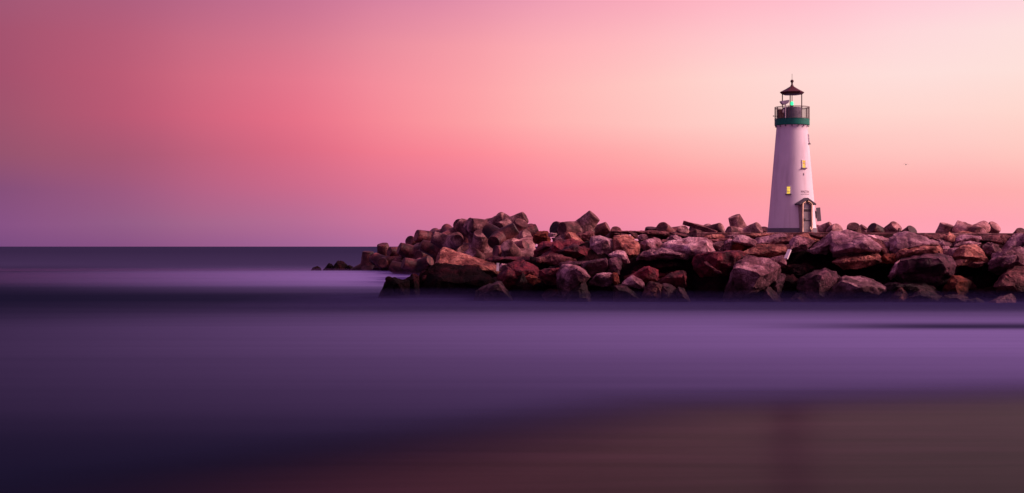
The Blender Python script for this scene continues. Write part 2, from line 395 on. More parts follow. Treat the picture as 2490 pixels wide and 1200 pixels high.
# sheen at the wash edge and a dimmer foreground, both painted into the colour
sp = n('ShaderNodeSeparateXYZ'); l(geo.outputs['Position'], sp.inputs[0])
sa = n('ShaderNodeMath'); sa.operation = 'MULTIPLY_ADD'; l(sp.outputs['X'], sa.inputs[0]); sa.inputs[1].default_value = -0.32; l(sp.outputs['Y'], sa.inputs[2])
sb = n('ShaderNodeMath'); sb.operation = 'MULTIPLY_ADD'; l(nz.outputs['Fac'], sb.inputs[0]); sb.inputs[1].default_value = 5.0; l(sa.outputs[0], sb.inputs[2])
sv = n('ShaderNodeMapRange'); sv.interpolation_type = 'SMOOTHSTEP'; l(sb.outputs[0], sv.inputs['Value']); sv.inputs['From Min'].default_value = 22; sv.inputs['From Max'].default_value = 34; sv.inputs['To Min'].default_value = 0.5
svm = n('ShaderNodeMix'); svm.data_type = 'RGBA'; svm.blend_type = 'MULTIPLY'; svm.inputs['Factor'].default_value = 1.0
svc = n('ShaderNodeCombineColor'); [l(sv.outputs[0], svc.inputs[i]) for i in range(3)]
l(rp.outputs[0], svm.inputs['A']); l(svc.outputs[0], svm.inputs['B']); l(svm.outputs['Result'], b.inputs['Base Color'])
b.inputs['Roughness'].default_value = 0.30
b.inputs['Specular IOR Level'].default_value = 0.0022
b.inputs['Specular Tint'].default_value = (1.0, 0.8, 0.8, 1)
bp = n('ShaderNodeBump'); bp.inputs['Strength'].default_value = 0.08; bp.inputs['Distance'].default_value = 0.05; l(nz.outputs['Fac'], bp.inputs['Height']); l(bp.outputs[0], b.inputs['Normal'])
def sand_z(x, y):
    d = 24 + 0.32 * x - y
    z = 0.022 * d - 0.012 if d > 0 else -0.012 + 0.004 * d
    if y < 20: z += (20 - y) * 0.075
    return max(-3.0, min(z, 2.4))
xs = [-400, -150, -80] + frange(-40, 40, 2) + [80, 150, 400]
ys = [-200, -60, -20, 0, 5, 10, 15] + frange(18, 60, 1.5) + [90]
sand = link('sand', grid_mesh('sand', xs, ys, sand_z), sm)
tag(sand, kind='structure')

# ------------------------------------------------------------------ rubble core of the breakwater (coloured near black to deepen the shade in the gaps)
BLOBS = [(-12, 189, 7, 7, 1.4), (-8, 176, 8, 10, 2.6), (-2.5, 160, 8, 10, 3.8), (1.5, 143, 7, 9, 3.6), (0, 124, 6, 8, 1.6)]
def core_h(x, y):
    h = -2.0
    # main mole, running to the right
    front, back = 104.2, 134
    sx_ = min(1.0, max(0.0, (x - 0.5) / 5.0))
    u = min((y - front) / 4.6, (back - y) / 5.0, 1.0)
    if u > -0.3 and sx_ > 0:
        h = max(h, -1.0 + (5.3 * sx_) * max(0, u))
    for cx, cy, rx, ry, hh in BLOBS:
        d = math.hypot((x - cx) / rx, (y - cy) / ry)
        h = max(h, hh * (1 - d * d) - 0.3)
    h += 0.35 * noise.noise(Vector((x * 0.9, y * 0.9, 0))) + 0.18 * noise.noise(Vector((x * 2.3, y * 2.3, 5)))
    return h
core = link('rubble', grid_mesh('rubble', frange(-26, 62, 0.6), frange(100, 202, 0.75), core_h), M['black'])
tag(core, kind='stuff')

# ------------------------------------------------------------------ concrete walkway on top
bm = bmesh.new()
rnd = random.Random(5)
NX = 60
top = []
x0, x1 = 14.2, 62.0
prev_ring = None
for i in range(NX + 1):
    x = x0 + (x1 - x0) * i / NX
    yf = 109.2 + 0.10 * noise.noise(Vector((x * 0.7, 0, 0)))
    zt = 5.08 - max(0, (x - 24)) * 0.004
    ring = [bm.verts.new(p) for p in ((x, yf + .12, zt - .55), (x, yf, zt - .5), (x, yf, zt - .05), (x, yf + .05, zt), (x, 121, zt), (x, 121, zt - .55))]
    if prev_ring:
        for k in range(6):
            bm.faces.new((prev_ring[k], ring[k], ring[(k + 1) % 6], prev_ring[(k + 1) % 6]))
    else:
        bm.faces.new(ring[::-1])
    prev_ring = ring
bm.faces.new(prev_ring)
tag(from_bm('walkway', bm, M['concrete']), kind='structure')

# ------------------------------------------------------------------ boulders
X0 = [900, 1100, 1300, 1500, 1700, 1900, 2100, 2300]
def T(k, pts):
    """tile pixels -> photograph pixels (a third value, forward amount, is kept)"""
    return [(X0[k] + p[0] / 6.668, 560 + p[1] / 6.668, *p[2:]) for p in pts]

def depth_for(y):
    return 102.2 + (735 - y) / 165 * 7.2

def rock_mesh(poly, ridge, D, thick, seed, rough=1.0):
    rnd = random.Random(seed)
    cx = sum(p[0] for p in poly) / len(poly); cy = sum(p[1] for p in poly) / len(poly)
    w = (max(p[0] for p in poly) - min(p[0] for p in poly)) / FPX * D
    h = (max(p[1] for p in poly) - min(p[1] for p in poly)) / FPX * D
    size = math.sqrt(w * h)
    Tm = thick * (0.55 * h + 0.25 * w)
    pts = []
    for px, py in ((p[0], p[1]) for p in poly):
        up = (cy - py) / max(1, (max(p[1] for p in poly) - min(p[1] for p in poly)))
        pts.append(at(px, py, D + Tm * (0.35 * up + rnd.uniform(-.15, .15))))
        # back of the stone
        bx, by = cx + (px - cx) * 0.78, cy + (py - cy) * 0.7
        pts.append(at(bx, by, D + Tm * rnd.uniform(.8, 1.2)))
    if not ridge:
        for _ in range(4):
            p = poly[rnd.randrange(len(poly))]
            f = rnd.uniform(.2, .55)
            ridge = (ridge or []) + [(cx + (p[0] - cx) * f, cy + (p[1] - cy) * f, rnd.uniform(.45, .8))]
    for px, py, f in ridge:
        pts.append(at(px, py, D - f * Tm))
    org = at(cx, cy, D)
    pts = [org + (p - org) * 1.17 for p in pts]
    bm = bmesh.new()
    for p in pts:
        bm.verts.new(p - org)
    r = bmesh.ops.convex_hull(bm, input=bm.verts[:])
    bmesh.ops.delete(bm, geom=[v for v in bm.verts if not v.link_faces], context='VERTS')
    bmesh.ops.dissolve_limit(bm, angle_limit=R(7), verts=bm.verts[:], edges=bm.edges[:])
    for _ in range(7):
        nv = Vector((rnd.gauss(0, 1), rnd.gauss(-.5, 1), rnd.gauss(.1, .8))).normalized()
        sup = max(v.co.dot(nv) for v in bm.verts)
        co = nv * (sup - size * rnd.uniform(.04, .15))
        res = bmesh.ops.bisect_plane(bm, geom=bm.verts[:] + bm.edges[:] + bm.faces[:], plane_co=co, plane_no=nv, clear_outer=True)
        ed = [g for g in res['geom_cut'] if isinstance(g, bmesh.types.BMEdge)]
        if len(ed) > 2:
            bmesh.ops.contextual_create(bm, geom=ed)
    bmesh.ops.bevel(bm, geom=bm.edges[:], offset=0.022 * size, offset_type='OFFSET', segments=1, profile=0.5, affect='EDGES', clamp_overlap=True)
    bmesh.ops.triangulate(bm, faces=bm.faces[:])
    target = max(0.075, size / 20)
    for _ in range(5):
        long_e = [e for e in bm.edges if e.calc_length() > target * 1.6]
        if not long_e or len(bm.verts) > 7000: break
        bmesh.ops.subdivide_edges(bm, edges=long_e, cuts=1)
        bmesh.ops.triangulate(bm, faces=[f for f in bm.faces if len(f.verts) > 3])
    bm.normal_update()
    off = Vector((rnd.uniform(-50, 50), rnd.uniform(-50, 50), rnd.uniform(-50, 50)))
    bed = Vector((rnd.uniform(-.5, .5), rnd.uniform(-.5, .5), 1)).normalized()
    disp = []
    for v in bm.verts:
        p = v.co / size
        q = p * 1.6 + off
        big = noise.fractal(q, 1.0, 2.1, 4)
        vd = noise.voronoi(p * 2.3 + off)[0]
        chip = (vd[1] - vd[0])
        step = noise.noise(Vector((p.dot(bed) * 5.5, 0, 0)) + off * .5 + p * .6)
        fine = noise.noise(v.co * 4.5 + off)
        disp.append(size * rough * (0.050 * big - 0.12 * max(0, .26 - chip) + 0.022 * (math.floor(step * 4) / 4 + step)) + 0.030 * rough * fine)
    for v, d in zip(bm.verts, disp):
        v.co += v.normal * d
    return bm, org

ROCKS = []   # (poly, ridge, material, depth or None, thickness, label)
def rk(poly, mat, label, ridge=None, D=None, thick=1.0, rough=1.0, name='boulder'):
    ROCKS.append((poly, ridge, mat, D, thick, label, rough, name))

# --- left flank below the tetrapod pile
rk([(1059,645),(1070,622),(1081,603),(1100,608),(1140,623),(1202,641),(1207,655),(1212,674),(1190,668),(1160,656),(1100,655)], 'tan',
   'long flat-topped slab tilting down to the right below the tetrapod pile', [(1076,640,.6),(1112,648,.8),(1166,647,.8),(1202,660,.6)], D=118, name='rock_slab')
rk([(1012,715),(1020,690),(1030,668),(1045,655),(1065,645),(1110,652),(1165,655),(1200,672),(1208,690),(1200,730),(1100,738),(1018,735)], 'black',
   'huge black wet rock mass under the tilted flat-topped slab', [(1060,690,.5),(1150,695,.6)], D=112)
rk(T(0,[(110,1060),(170,900),(210,820),(280,765),(340,775),(380,805),(500,825),(560,820),(600,830),(600,1150),(80,1150)]), 'black',
   'low black hump standing in the water, outermost left of the near rocks', D=110, thick=.7)
rk(T(0,[(560,830),(600,815),(680,740),(720,740),(780,770),(800,1000),(790,1150),(560,1150)]), 'black',
   'black pointed wet rock between the outermost hump and the huge black mass', D=111)
rk(T(0,[(780,770),(830,735),(850,690),(900,675),(930,690),(970,660),(1100,640),(1100,1100),(790,1100)]), 'black',
   'black knobbly wet rock stepping up against the huge black mass', D=113)
rk(T(1,[(430,980),(500,930),(600,895),(740,845),(790,860),(850,930),(930,1010),(1000,1200),(350,1200)]), 'wet',
   'dim purple mound at the waterline in front of the huge black mass', D=105)
rk(T(1,[(740,790),(780,700),(830,590),(1000,600),(1080,680),(1090,760),(1050,900),(900,980),(780,880)]), 'red',
   'dark red angular rock right of the small pale post', [(1235,657,.6),(1253,668,.7),(1229,680,.6)], D=107)
rk(T(1,[(1050,720),(1090,680),(1130,660),(1180,662),(1230,700),(1220,780),(1150,960),(1040,960)]), 'red',
   'dark red rock with rounded top beside the flat red facet', D=106.5)
rk(T(1,[(1205,765),(1260,728),(1380,760),(1455,812),(1400,845),(1310,895),(1255,865)]), 'rust',
   'small flat-faced red rock low on the slope near the waterline', [(1297,675,.6),(1290,685,.5)], D=104.5)
rk(T(1,[(760,590),(800,545),(900,560),(860,600),(800,650),(755,660)]), 'pale',
   'small pale chip wedged behind the pale post', D=110)
rk(T(1,[(540,490),(620,455),(700,435),(850,430),(1000,470),(1180,440),(1280,450),(1290,480),(1100,545),(800,535),(620,525)]), 'red',
   'low dark red slab lying across the foot of the tetrapod pile', [(1230,630,.8),(1262,634,.8)], D=113, name='rock_slab')
rk(T(1,[(1000,590),(1050,555),(1110,560),(1290,640),(1300,760),(1180,660),(1080,670)]), 'red',
   'dark reddish rock above the flat-faced red rock', D=109)
rk(T(1,[(1000,900),(1300,880),(1467,840),(1600,870),(1600,1150),(1000,1150)]), 'black',
   'black rock mass at the waterline under the flat-faced red rock', D=106)
rk([(1297,575),(1306,566),(1330,564),(1335,580),(1336,589),(1310,594),(1298,590)], 'rust',
   'rusty orange square boulder at the right end of the tetrapod pile', [(1303,572,.6),(1327,570,.7),(1330,586,.6)], D=117)
rk(T(2,[(0,380),(20,330),(80,240),(150,195),(320,200),(380,250),(440,315),(380,390),(200,420),(0,430)]), 'red',
   'very dark red dome right under the rusty square boulder', [(1330,600,.6),(1347,603,.7)], D=112)
rk(T(2,[(220,60),(240,45),(340,45),(372,72),(330,100),(260,115),(220,95)]), 'pale',
   'small pale stone just right of the rusty square boulder', D=115)
rk(T(2,[(330,190),(500,165),(550,190),(620,250),(480,310),(400,270)]), 'pale',
   'pale pinkish flat stone with a dark hollow, above the long dark ledge', D=112.5)
rk(T(2,[(290,130),(400,95),(560,90),(570,160),(450,185),(310,185)]), 'mauve',
   'mauve flat stone behind the pale pinkish one with the hollow', D=114)
rk(T(2,[(500,40),(520,18),(590,18),(640,90),(770,180),(750,235),(620,245),(545,190),(490,110)]), 'tan',
   'tan-topped stone leaning on the dark magenta wedge', D=114)
rk(T(2,[(640,90),(760,60),(900,0),(960,40),(950,130),(880,195),(760,190)]), 'brown',
   'dark magenta wedge below the tetrapod arm that points up right', D=115)
rk(T(2,[(340,365),(520,290),(650,248),(740,260),(880,290),(1000,310),(1150,430),(1000,480),(860,500),(700,480),(560,440)]), 'red',
   'long dark red ledge left of the big pale mauve block', [(1380,610,.6),(1400,606,.8),(1430,618,.8)], D=109)
rk(T(2,[(860,300),(890,240),(930,130),(1060,112),(1130,135),(1250,160),(1310,320),(1220,425),(1100,450),(1000,440)]), 'pale',
   'big pale mauve block with a vertical corner edge, mid slope', [(1476,588,.7),(1481,614,.9),(1447,596,.5),(1450,618,.6)], D=109)
rk([(1490,581),(1500,578),(1520,586),(1542,589),(1557,605),(1552,622),(1532,632),(1510,622),(1496,610),(1486,594)], 'tan',
   'large tan sloping boulder touching the big pale mauve block', [(1510,594,.5),(1540,600,.5),(1530,616,.8)], D=108.5)
rk([(1483,622),(1500,611),(1515,609),(1524,623),(1532,638),(1525,640),(1508,627)], 'pale',
   'bright tan flake lying below the large tan sloping boulder', [(1512,617,.6),(1520,628,.6)], D=106)
rk(T(2,[(780,545),(900,505),(1050,468),(1130,452),(1180,540),(1195,700),(1000,720),(850,770),(800,640)]), 'wet',
   'dark-faced block with a thin bright top edge below the big pale block', [(1424,645,.9),(1445,638,1.0),(1470,634,1.0),(1475,662,.6)], D=106)
rk(T(2,[(1185,560),(1220,470),(1300,448),(1385,470),(1405,580),(1370,710),(1190,710)]), 'wet',
   'upright purple-dark rock beside the dark-faced block', [(1490,640,.6),(1500,655,.6)], D=105.3)
rk(T(2,[(362,745),(420,640),(480,590),(580,573),(700,598),(800,650),(882,765),(820,800),(760,845),(690,900),(560,1100),(430,1090),(408,850)]), 'mauve',
   'broad mauve dome rock at the waterline with bright right shoulder', [(1402,655,.8),(1420,675,.9),(1375,668,.5),(1384,690,.6)], D=104)
rk(T(2,[(880,872),(950,780),(1020,722),(1180,698),(1300,700),(1320,860),(1250,905),(900,892)]), 'mauve',
   'purple wedge-shaped boulder with a rust-stained right end', [(1455,672,.7),(1485,670,.7)], D=104)
rk(T(2,[(1245,730),(1280,705),(1345,708),(1375,850),(1290,890)]), 'rust',
   'small rust-orange stone on the end of the purple wedge-shaped boulder', D=103.4)
rk(T(2,[(90,665),(200,615),(380,598),(430,640),(380,740),(410,870),(200,880),(100,770)]), 'red',
   'dark red rock left of the broad mauve dome rock', D=105)
rk(T(2,[(230,410),(400,395),(480,440),(660,475),(640,510),(500,545),(300,565),(120,525)]), 'brown',
   'flat dark brown stone with a tan corner under the long dark ledge', [(1372,630,.6)], D=108)
rk(T(2,[(40,455),(90,425),(155,450),(175,500),(100,535),(35,515)]), 'brown',
   'small round brownish stone under the very dark red dome', D=108)
rk(T(2,[(400,540),(560,505),(780,520),(860,500),(800,570),(640,590),(440,590)]), 'wet',
   'low purple ledge above the broad mauve dome rock', D=107)
rk(T(2,[(-60,430),(120,520),(280,570),(100,620),(80,760),(-20,740),(-100,600)]), 'black',
   'black cleft rock between the dark red rocks below the rusty boulder', D=109)
rk(T(2,[(560,1000),(640,960),(760,840),(830,880),(880,1000),(920,1180),(520,1180)]), 'wet',
   'dim triangular rock at the waterline in front of the broad mauve dome', D=103)
rk(T(2,[(880,900),(1100,925),(1260,905),(1400,890),(1500,930),(1500,1180),(880,1180)]), 'black',
   'black rock under the purple wedge-shaped boulder at the waterline', D=104.5)
# --- centre
rk(T(3,[(-40,85),(60,75),(180,72),(245,92),(262,150),(180,188),(0,145),(-50,120)]), 'tan',
   'flat tan-mauve stone above the large tan sloping boulder', D=111)
rk(T(3,[(185,30),(330,48),(345,140),(280,130),(220,65)]), 'brown',
   'narrow brown shard between two rounded stones near the top', D=112)
rk(T(3,[(345,115),(400,70),(465,68),(500,120),(475,172),(380,185)]), 'mauve',
   'ball-like mauve stone under the long brown top slab', D=110.5)
rk(T(3,[(-130,20),(330,8),(640,4),(740,12),(832,55),(780,90),(650,85),(500,75),(330,80),(0,45)]), 'brown',
   'long thin brown slab lying along the crest left of the timber beam', D=113, thick=.7, name='rock_slab')
rk(T(3,[(845,135),(880,90),(950,78),(1020,108),(1072,165),(1000,188),(860,185)]), 'smooth',
   'smooth rounded mauve stone behind the big fractured slab', D=110.5)
rk(T(3,[(840,42),(1100,66),(1300,92),(1395,130),(1200,165),(1080,110),(900,72)]), 'brown',
   'thin brown slab sloping down under the timber beam', D=112, thick=.6, name='rock_slab')
rk(T(3,[(680,170),(850,150),(850,200),(760,240),(700,210)]), 'brown',
   'small brown stone in the gap beside the smooth rounded stone', D=110.5)
rk(T(3,[(375,230),(480,150),(600,118),(680,145),(705,200),(745,272),(690,318),(500,310),(400,345)]), 'pale',
   'pale mauve boulder with a yellowish top corner, left of the big slab', [(1575,595,.6),(1590,600,.7)], D=108.7)
rk([(1611,601),(1624,589),(1680,582),(1715,579),(1724,588),(1732,612),(1720,618),(1694,627),(1676,622),(1660,612)], 'pale',
   'big pale slab with a squared right end, highest on the central slope', [(1664,600,.7),(1712,593,.8),(1718,614,.9),(1692,624,.9)], D=107.5, name='rock_slab')
rk(T(3,[(368,492),(385,400),(460,345),(640,308),(830,272),(980,310),(1110,335),(1190,440),(1090,470),(980,450),(850,470),(700,455),(500,430)]), 'mauve',
   'broken mauve rock with a ragged overhanging lip below the big pale slab', [(1570,617,.8),(1600,613,.8),(1630,617,.9),(1660,622,.9)], D=107, rough=1.6)
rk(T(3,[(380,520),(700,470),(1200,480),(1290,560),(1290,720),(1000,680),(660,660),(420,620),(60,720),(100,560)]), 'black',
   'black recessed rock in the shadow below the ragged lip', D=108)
rk(T(3,[(150,775),(300,690),(440,620),(520,593),(640,638),(668,720),(620,810),(440,850),(300,850)]), 'red',
   'dark red rounded rock behind the pale triangular stone', [(1575,655,.5),(1585,670,.7)], D=104.5)
rk(T(3,[(70,905),(150,810),(265,733),(340,780),(420,850),(442,955),(300,940),(180,900)]), 'mauve',
   'pale triangular stone near the waterline, centre of the slope', [(1538,685,.6),(1550,690,.5)], D=103.2)
rk(T(3,[(-40,910),(180,900),(310,955),(410,1160),(-40,1200)]), 'wet',
   'dim flat rock in the water under the pale triangular stone', D=103)
rk(T(3,[(640,835),(700,812),(840,800),(900,735),(1000,648),(1085,680),(1112,790),(1100,920),(950,930),(860,890),(720,890)]), 'red',
   'dark red pointed rock with a raised left ridge near the waterline', [(1648,668,.6),(1660,672,.7)], D=104)
rk(T(3,[(390,1160),(470,980),(528,840),(570,830),(735,885),(745,910),(720,1000),(700,1180)]), 'brown',
   'brownish sloping rock standing in the water right of the pale triangle', [(1600,695,.6)], D=102.8)
rk(T(3,[(700,1170),(730,885),(840,878),(930,945),(965,1000),(1010,1180)]), 'wet',
   'dim mauve rock in the water between two rounded waterline rocks', D=102.8)
rk(T(3,[(930,1010),(1000,933),(1080,958),(1130,1040),(1190,1180),(950,1190)]), 'wet',
   'rounded brownish rock at the waterline below the dark red pointed rock', D=102.5)
rk(T(4,[(-30,440),(100,395),(380,362),(520,355),(650,372),(790,440),(680,560),(560,650),(450,720),(380,740),(60,740),(-30,620)]), 'red',
   'massive dark red rock with a thin light top edge, below the big pale slab', [(1737,618,.7),(1790,616,.7),(1750,640,.9),(1775,645,.8)], D=105.5)
rk(T(4,[(85,525),(130,520),(210,580),(390,700),(280,700),(150,590)]), 'brown',
   'thin pinkish splinter leaning on the massive dark red rock', D=104, thick=.5)
rk(T(4,[(-60,700),(400,730),(490,900),(450,1150),(-60,1150)]), 'black',
   'black rock mass at the waterline under the massive dark red rock', D=105)
rk(T(4,[(425,1180),(480,950),(520,740),(565,600),(660,520),(780,448),(900,458),(1100,490),(1210,560),(1268,610),(1245,700),(1185,810),(1070,870),(1000,975),(960,1000),(690,930),(610,1010),(560,1180)]), 'mauve',
   'large purplish boulder with a lighter lower face, left of the dark rubble gap', [(1790,658,.8),(1835,668,.9),(1850,683,1.0),(1805,692,.8)], D=103.8)
rk([(1802,617),(1814,609),(1850,596),(1874,594),(1900,598),(1918,595),(1918,612),(1908,622),(1880,629),(1850,627),(1830,621)], 'tan',
   'long orange-tan boulder with a dark underside beside the white plank', [(1845,617,.8),(1880,611,.8),(1905,613,.6)], D=106.5)
rk(T(4,[(1120,505),(1180,460),(1300,428),(1392,415),(1405,580),(1300,575),(1200,530)]), 'mauve',
   'cracked mauve stone just left of the foot of the white plank', D=104.8)
rk(T(4,[(885,185),(960,130),(1150,88),(1300,56),(1385,90),(1400,130),(1200,225),(1060,240),(930,238)]), 'smooth',
   'smooth greyish-purple slab in front of the lighthouse base', [(1860,590,.6),(1900,576,.5)], D=108)
rk([(1876,593),(1905,578),(1925,572),(1930,578),(1925,590),(1905,597)], 'brown',
   'tan stone with a dark hollow, right of the greyish-purple slab', D=108.3)
rk(T(4,[(85,102),(150,73),(360,73),(445,130),(380,165),(220,160),(100,142)]), 'tan',
   'orange-tan flat stone below the walkway left of the lighthouse', D=109, thick=.7)
rk(T(4,[(565,175),(640,83),(760,108),(880,158),(935,230),(895,275),(760,240),(640,205)]), 'pale',
   'bright three-cornered stone tilted like a lid over a red gap', [(1802,590,.6),(1830,592,.7)], D=107.3)
rk(T(4,[(540,270),(600,198),(640,200),(760,240),(880,275),(800,315),(660,360),(560,350)]), 'rust',
   'red stone tucked under the bright three-cornered stone', D=107.8)
rk(T(4,[(395,285),(420,190),(490,148),(565,178),(570,260),(510,345),(400,340)]), 'mauve',
   'knobbly dark mauve stone left of the red stone', D=108)
rk(T(4,[(175,240),(300,198),(405,188),(405,310),(330,360),(210,330)]), 'mauve',
   'mauve stone between the squared slab end and the knobbly stone', D=107.8)
rk(T(4,[(165,155),(440,128),(600,128),(520,165),(300,195),(180,218)]), 'brown',
   'flat brown stone under the orange-tan flat stone', D=108.8, thick=.7)
rk(T(4,[(715,95),(860,55),(1200,58),(1120,90),(900,120),(800,125)]), 'tan',
   'low tan slab just under the walkway edge at the lighthouse', D=109, thick=.6, name='rock_slab')
rk(T(4,[(395,95),(640,75),(720,95),(600,150),(450,150)]), 'mauve',
   'low mauve stone under the walkway left of the low tan slab', D=109, thick=.7)
rk(T(4,[(1170,930),(1230,800),(1330,720),(1405,730),(1370,860),(1310,1100),(1180,1100)]), 'wet',
   'upright dark purple rock right of the large purplish boulder', D=103.8)
rk(T(4,[(1010,1100),(1040,958),(1120,918),(1205,980),(1360,1130),(1360,1190),(1000,1190)]), 'wet',
   'dim purple pointed rock in the water below the upright dark one', D=102.6)
# --- right
rk(T(5,[(55,410),(100,330),(150,230),(190,138),(260,98),(380,118),(522,180),(450,260),(390,320),(250,345),(130,380)]), 'mauve',
   'mauve boulder with tan face directly behind the white plank', [(1935,585,.6),(1945,600,.8),(1925,605,.7)], D=106.8)
rk(T(5,[(250,110),(300,70),(420,60),(560,130),(600,160),(520,190),(400,150)]), 'tan',
   'flat tan stone under the lighthouse doorway', D=108.8, thick=.8)
rk(T(5,[(400,60),(560,60),(760,80),(700,130),(560,150)]), 'brown',
   'low brown stone under the walkway right of the doorway', D=109, thick=.8)
rk(T(5,[(455,325),(580,208),(700,128),(800,60),(880,58),(935,180),(880,330),(720,380),(600,360),(480,340)]), 'pale',
   'rough pale boulder with streaked face beside the smooth triangular one', [(2008,592,.6),(2020,600,.8),(1995,600,.6)], D=106.7, rough=1.3)
rk([(2022,588),(2030,571),(2064,563),(2076,566),(2110,577),(2122,586),(2150,610),(2158,618),(2110,624),(2070,625),(2034,623)], 'smooth',
   'large smooth triangular boulder with creased top and dark underside', [(2038,606,.9),(2070,600,1.0),(2092,592,.95),(2112,587,.9),(2140,606,.6)], D=106.5)
rk([(2028,636),(2050,627),(2060,624),(2110,619),(2128,619),(2137,627),(2135,638),(2100,642),(2086,655),(2056,654),(2044,644)], 'tan',
   'low rough pinkish rock jutting over a black gap, right of the rubble gap', [(2060,641,.7),(2090,632,.8),(2120,629,.7)], D=105, rough=1.5)
rk(T(5,[(295,850),(330,778),(540,678),(700,638),(860,698),(975,800),(850,885),(770,990),(720,1180),(430,1180),(330,1000)]), 'wet',
   'big dim mauve dome rock at the waterline below the dark rubble gap', [(1984,676,.8),(2012,676,.8),(1995,700,.9)], D=103.3)
rk([(2018,720),(2026,702),(2036,692),(2052,679),(2066,672),(2092,673),(2122,685),(2144,700),(2148,708),(2136,714),(2120,722),(2060,726),(2020,728)], 'smooth',
   'low slab with light stripes along its sloping top at the waterline', [(2050,688,.8),(2080,695,1.0),(2118,703,1.0),(2136,708,.8)], D=103, name='rock_slab')
rk(T(5,[(170,1120),(240,1030),(320,1022),(405,1060),(470,1120),(470,1190),(170,1190)]), 'wet',
   'small rounded stone awash left of the big dim dome rock', D=102.3)
rk(T(5,[(50,610),(140,560),(400,555),(570,620),(500,700),(300,810),(40,750)]), 'black',
   'dark speckled rock in the gap right of the white plank', D=106, rough=1.8)
rk(T(5,[(10,760),(190,745),(300,860),(310,1100),(-10,1150)]), 'black',
   'black rock left of the big dim dome rock', D=104.5)
rk(T(6,[(430,390),(475,250),(438,170),(520,78),(600,48),(700,58),(900,128),(1020,138),(1150,188),(1175,242),(1000,250),(860,280),(640,320),(520,390)]), 'smooth',
   'large smooth mauve boulder with a long sloping face, right of the triangular one', [(2184,580,.3),(2215,590,.7),(2190,606,.9),(2250,594,.6)], D=106.8)
rk([(2098,570),(2120,571),(2145,576),(2162,583),(2158,590),(2138,589)], 'pale',
   'light mauve stone on the back of the smooth triangular boulder', D=108.3, thick=.7)
rk(T(6,[(325,195),(430,185),(478,240),(420,330),(360,290)]), 'mauve',
   'small mauve stone wedged between the two large smooth boulders', D=107.2)
rk(T(6,[(80,120),(220,145),(335,230),(400,340),(390,395),(330,390),(250,330),(170,250)]), 'brown',
   'brownish sloping rock on the right flank of the triangular boulder', D=106, thick=.8)
rk(T(6,[(525,435),(560,380),(640,308),(800,310),(940,298),(1100,258),(1190,248),(1228,290),(1222,395),(1050,400),(860,405),(700,410),(600,465)]), 'tan',
   'long pinkish-tan rock lying like a log under the large smooth boulder', [(2205,611,.7),(2240,609,.7),(2265,605,.8),(2275,615,.7)], D=105.4, rough=1.3)
rk(T(6,[(262,470),(330,393),(480,393),(575,405),(545,525),(400,540),(280,530)]), 'rust',
   'rust-red craggy rock at the left end of the log-like tan rock', D=105.2, rough=1.5)
rk(T(6,[(1222,290),(1280,268),(1370,262),(1395,300),(1370,390),(1235,400)]), 'mauve',
   'small pinkish-mauve rock at the right end of the log-like tan rock', D=105.8)
rk([(2176,655),(2186,638),(2200,629),(2222,624),(2246,620),(2275,619),(2304,624),(2318,640),(2325,652),(2310,680),(2270,692),(2205,692),(2186,675)], 'wet',
   'huge black-fronted boulder with a purple top ledge, right of the purple flake', [(2195,640,.8),(2225,632,1.0),(2282,631,1.0),(2290,650,.8),(2215,655,.6)], D=104.5)
rk(T(6,[(405,750),(435,680),(515,530),(580,490),(570,620),(510,745),(440,808)]), 'mauve',
   'purple upright flake leaning against the huge black-fronted boulder', D=103.4, thick=.6)
rk(T(6,[(300,895),(430,850),(540,838),(680,845),(900,828),(1050,860),(1110,900),(1190,1040),(1190,1150),(420,1150),(380,960)]), 'wet',
   'low dark purple rock with streaks, below the huge black-fronted boulder', [(2180,692,.6),(2235,695,.6)], D=103)
rk(T(6,[(460,1060),(540,930),(620,918),(685,980),(750,1070),(760,1170),(440,1170)]), 'brown',
   'small brownish pointed stone at the waterline right of the striped slab', D=102.2)
rk(T(6,[(700,1090),(900,990),(970,960),(1100,1000),(1250,1080),(1250,1180),(680,1180)]), 'wet',
   'low dim stone awash between the brownish point and the rust block', D=102.2)
rk(T(6,[(880,75),(1060,68),(1330,75),(1345,200),(1190,165),(1000,145)]), 'brown',
   'brown slab directly under the walkway edge, right of the smooth boulder', D=108.6, thick=.8, name='rock_slab')
rk(T(6,[(1185,215),(1215,150),(1340,205),(1467,218),(1480,262),(1330,270),(1200,250)]), 'pale',
   'flat pale-edged stone under the brown slab', D=107.4)
rk([(2289,712),(2300,694),(2318,674),(2333,675),(2360,688),(2352,704),(2346,724),(2324,722),(2300,708)], 'rust',
   'rust-brown tilted block near the waterline, right of the black gap', [(2330,685,.6),(2309,696,.7),(2335,705,.6)], D=103)
rk(T(7,[(120,440),(200,310),(300,258),(480,258),(585,320),(668,430),(665,505),(430,510),(180,475)]), 'tan',
   'orange-topped round boulder in the right part of the slope', [(2350,608,.6),(2340,622,.8),(2370,625,.8)], D=105.3)
rk(T(7,[(20,400),(30,308),(180,298),(225,285),(150,410),(110,440)]), 'smooth',
   'small greyish-mauve stone left of the orange-topped round boulder', D=105.6)
rk(T(7,[(150,262),(200,218),(390,176),(545,210),(565,270),(420,255),(240,275)]), 'pale',
   'pale pinkish stone lying behind the orange-topped round boulder', D=106.6)
rk(T(7,[(145,215),(150,180),(240,82),(400,92),(535,105),(552,150),(490,210),(320,195)]), 'smooth',
   'smooth mauve slab under the walkway below the facing tetrapod disc', D=107.6)
rk(T(7,[(-10,200),(0,100),(60,42),(150,90),(155,205),(100,220)]), 'tan',
   'tan stone with a curved light stripe under the walkway edge', D=107.8)
rk(T(7,[(185,62),(200,10),(330,18),(450,48),(455,78),(300,66)]), 'tan',
   'flat tan stone lying on the walkway edge left of the tetrapod disc', D=110, thick=.9)
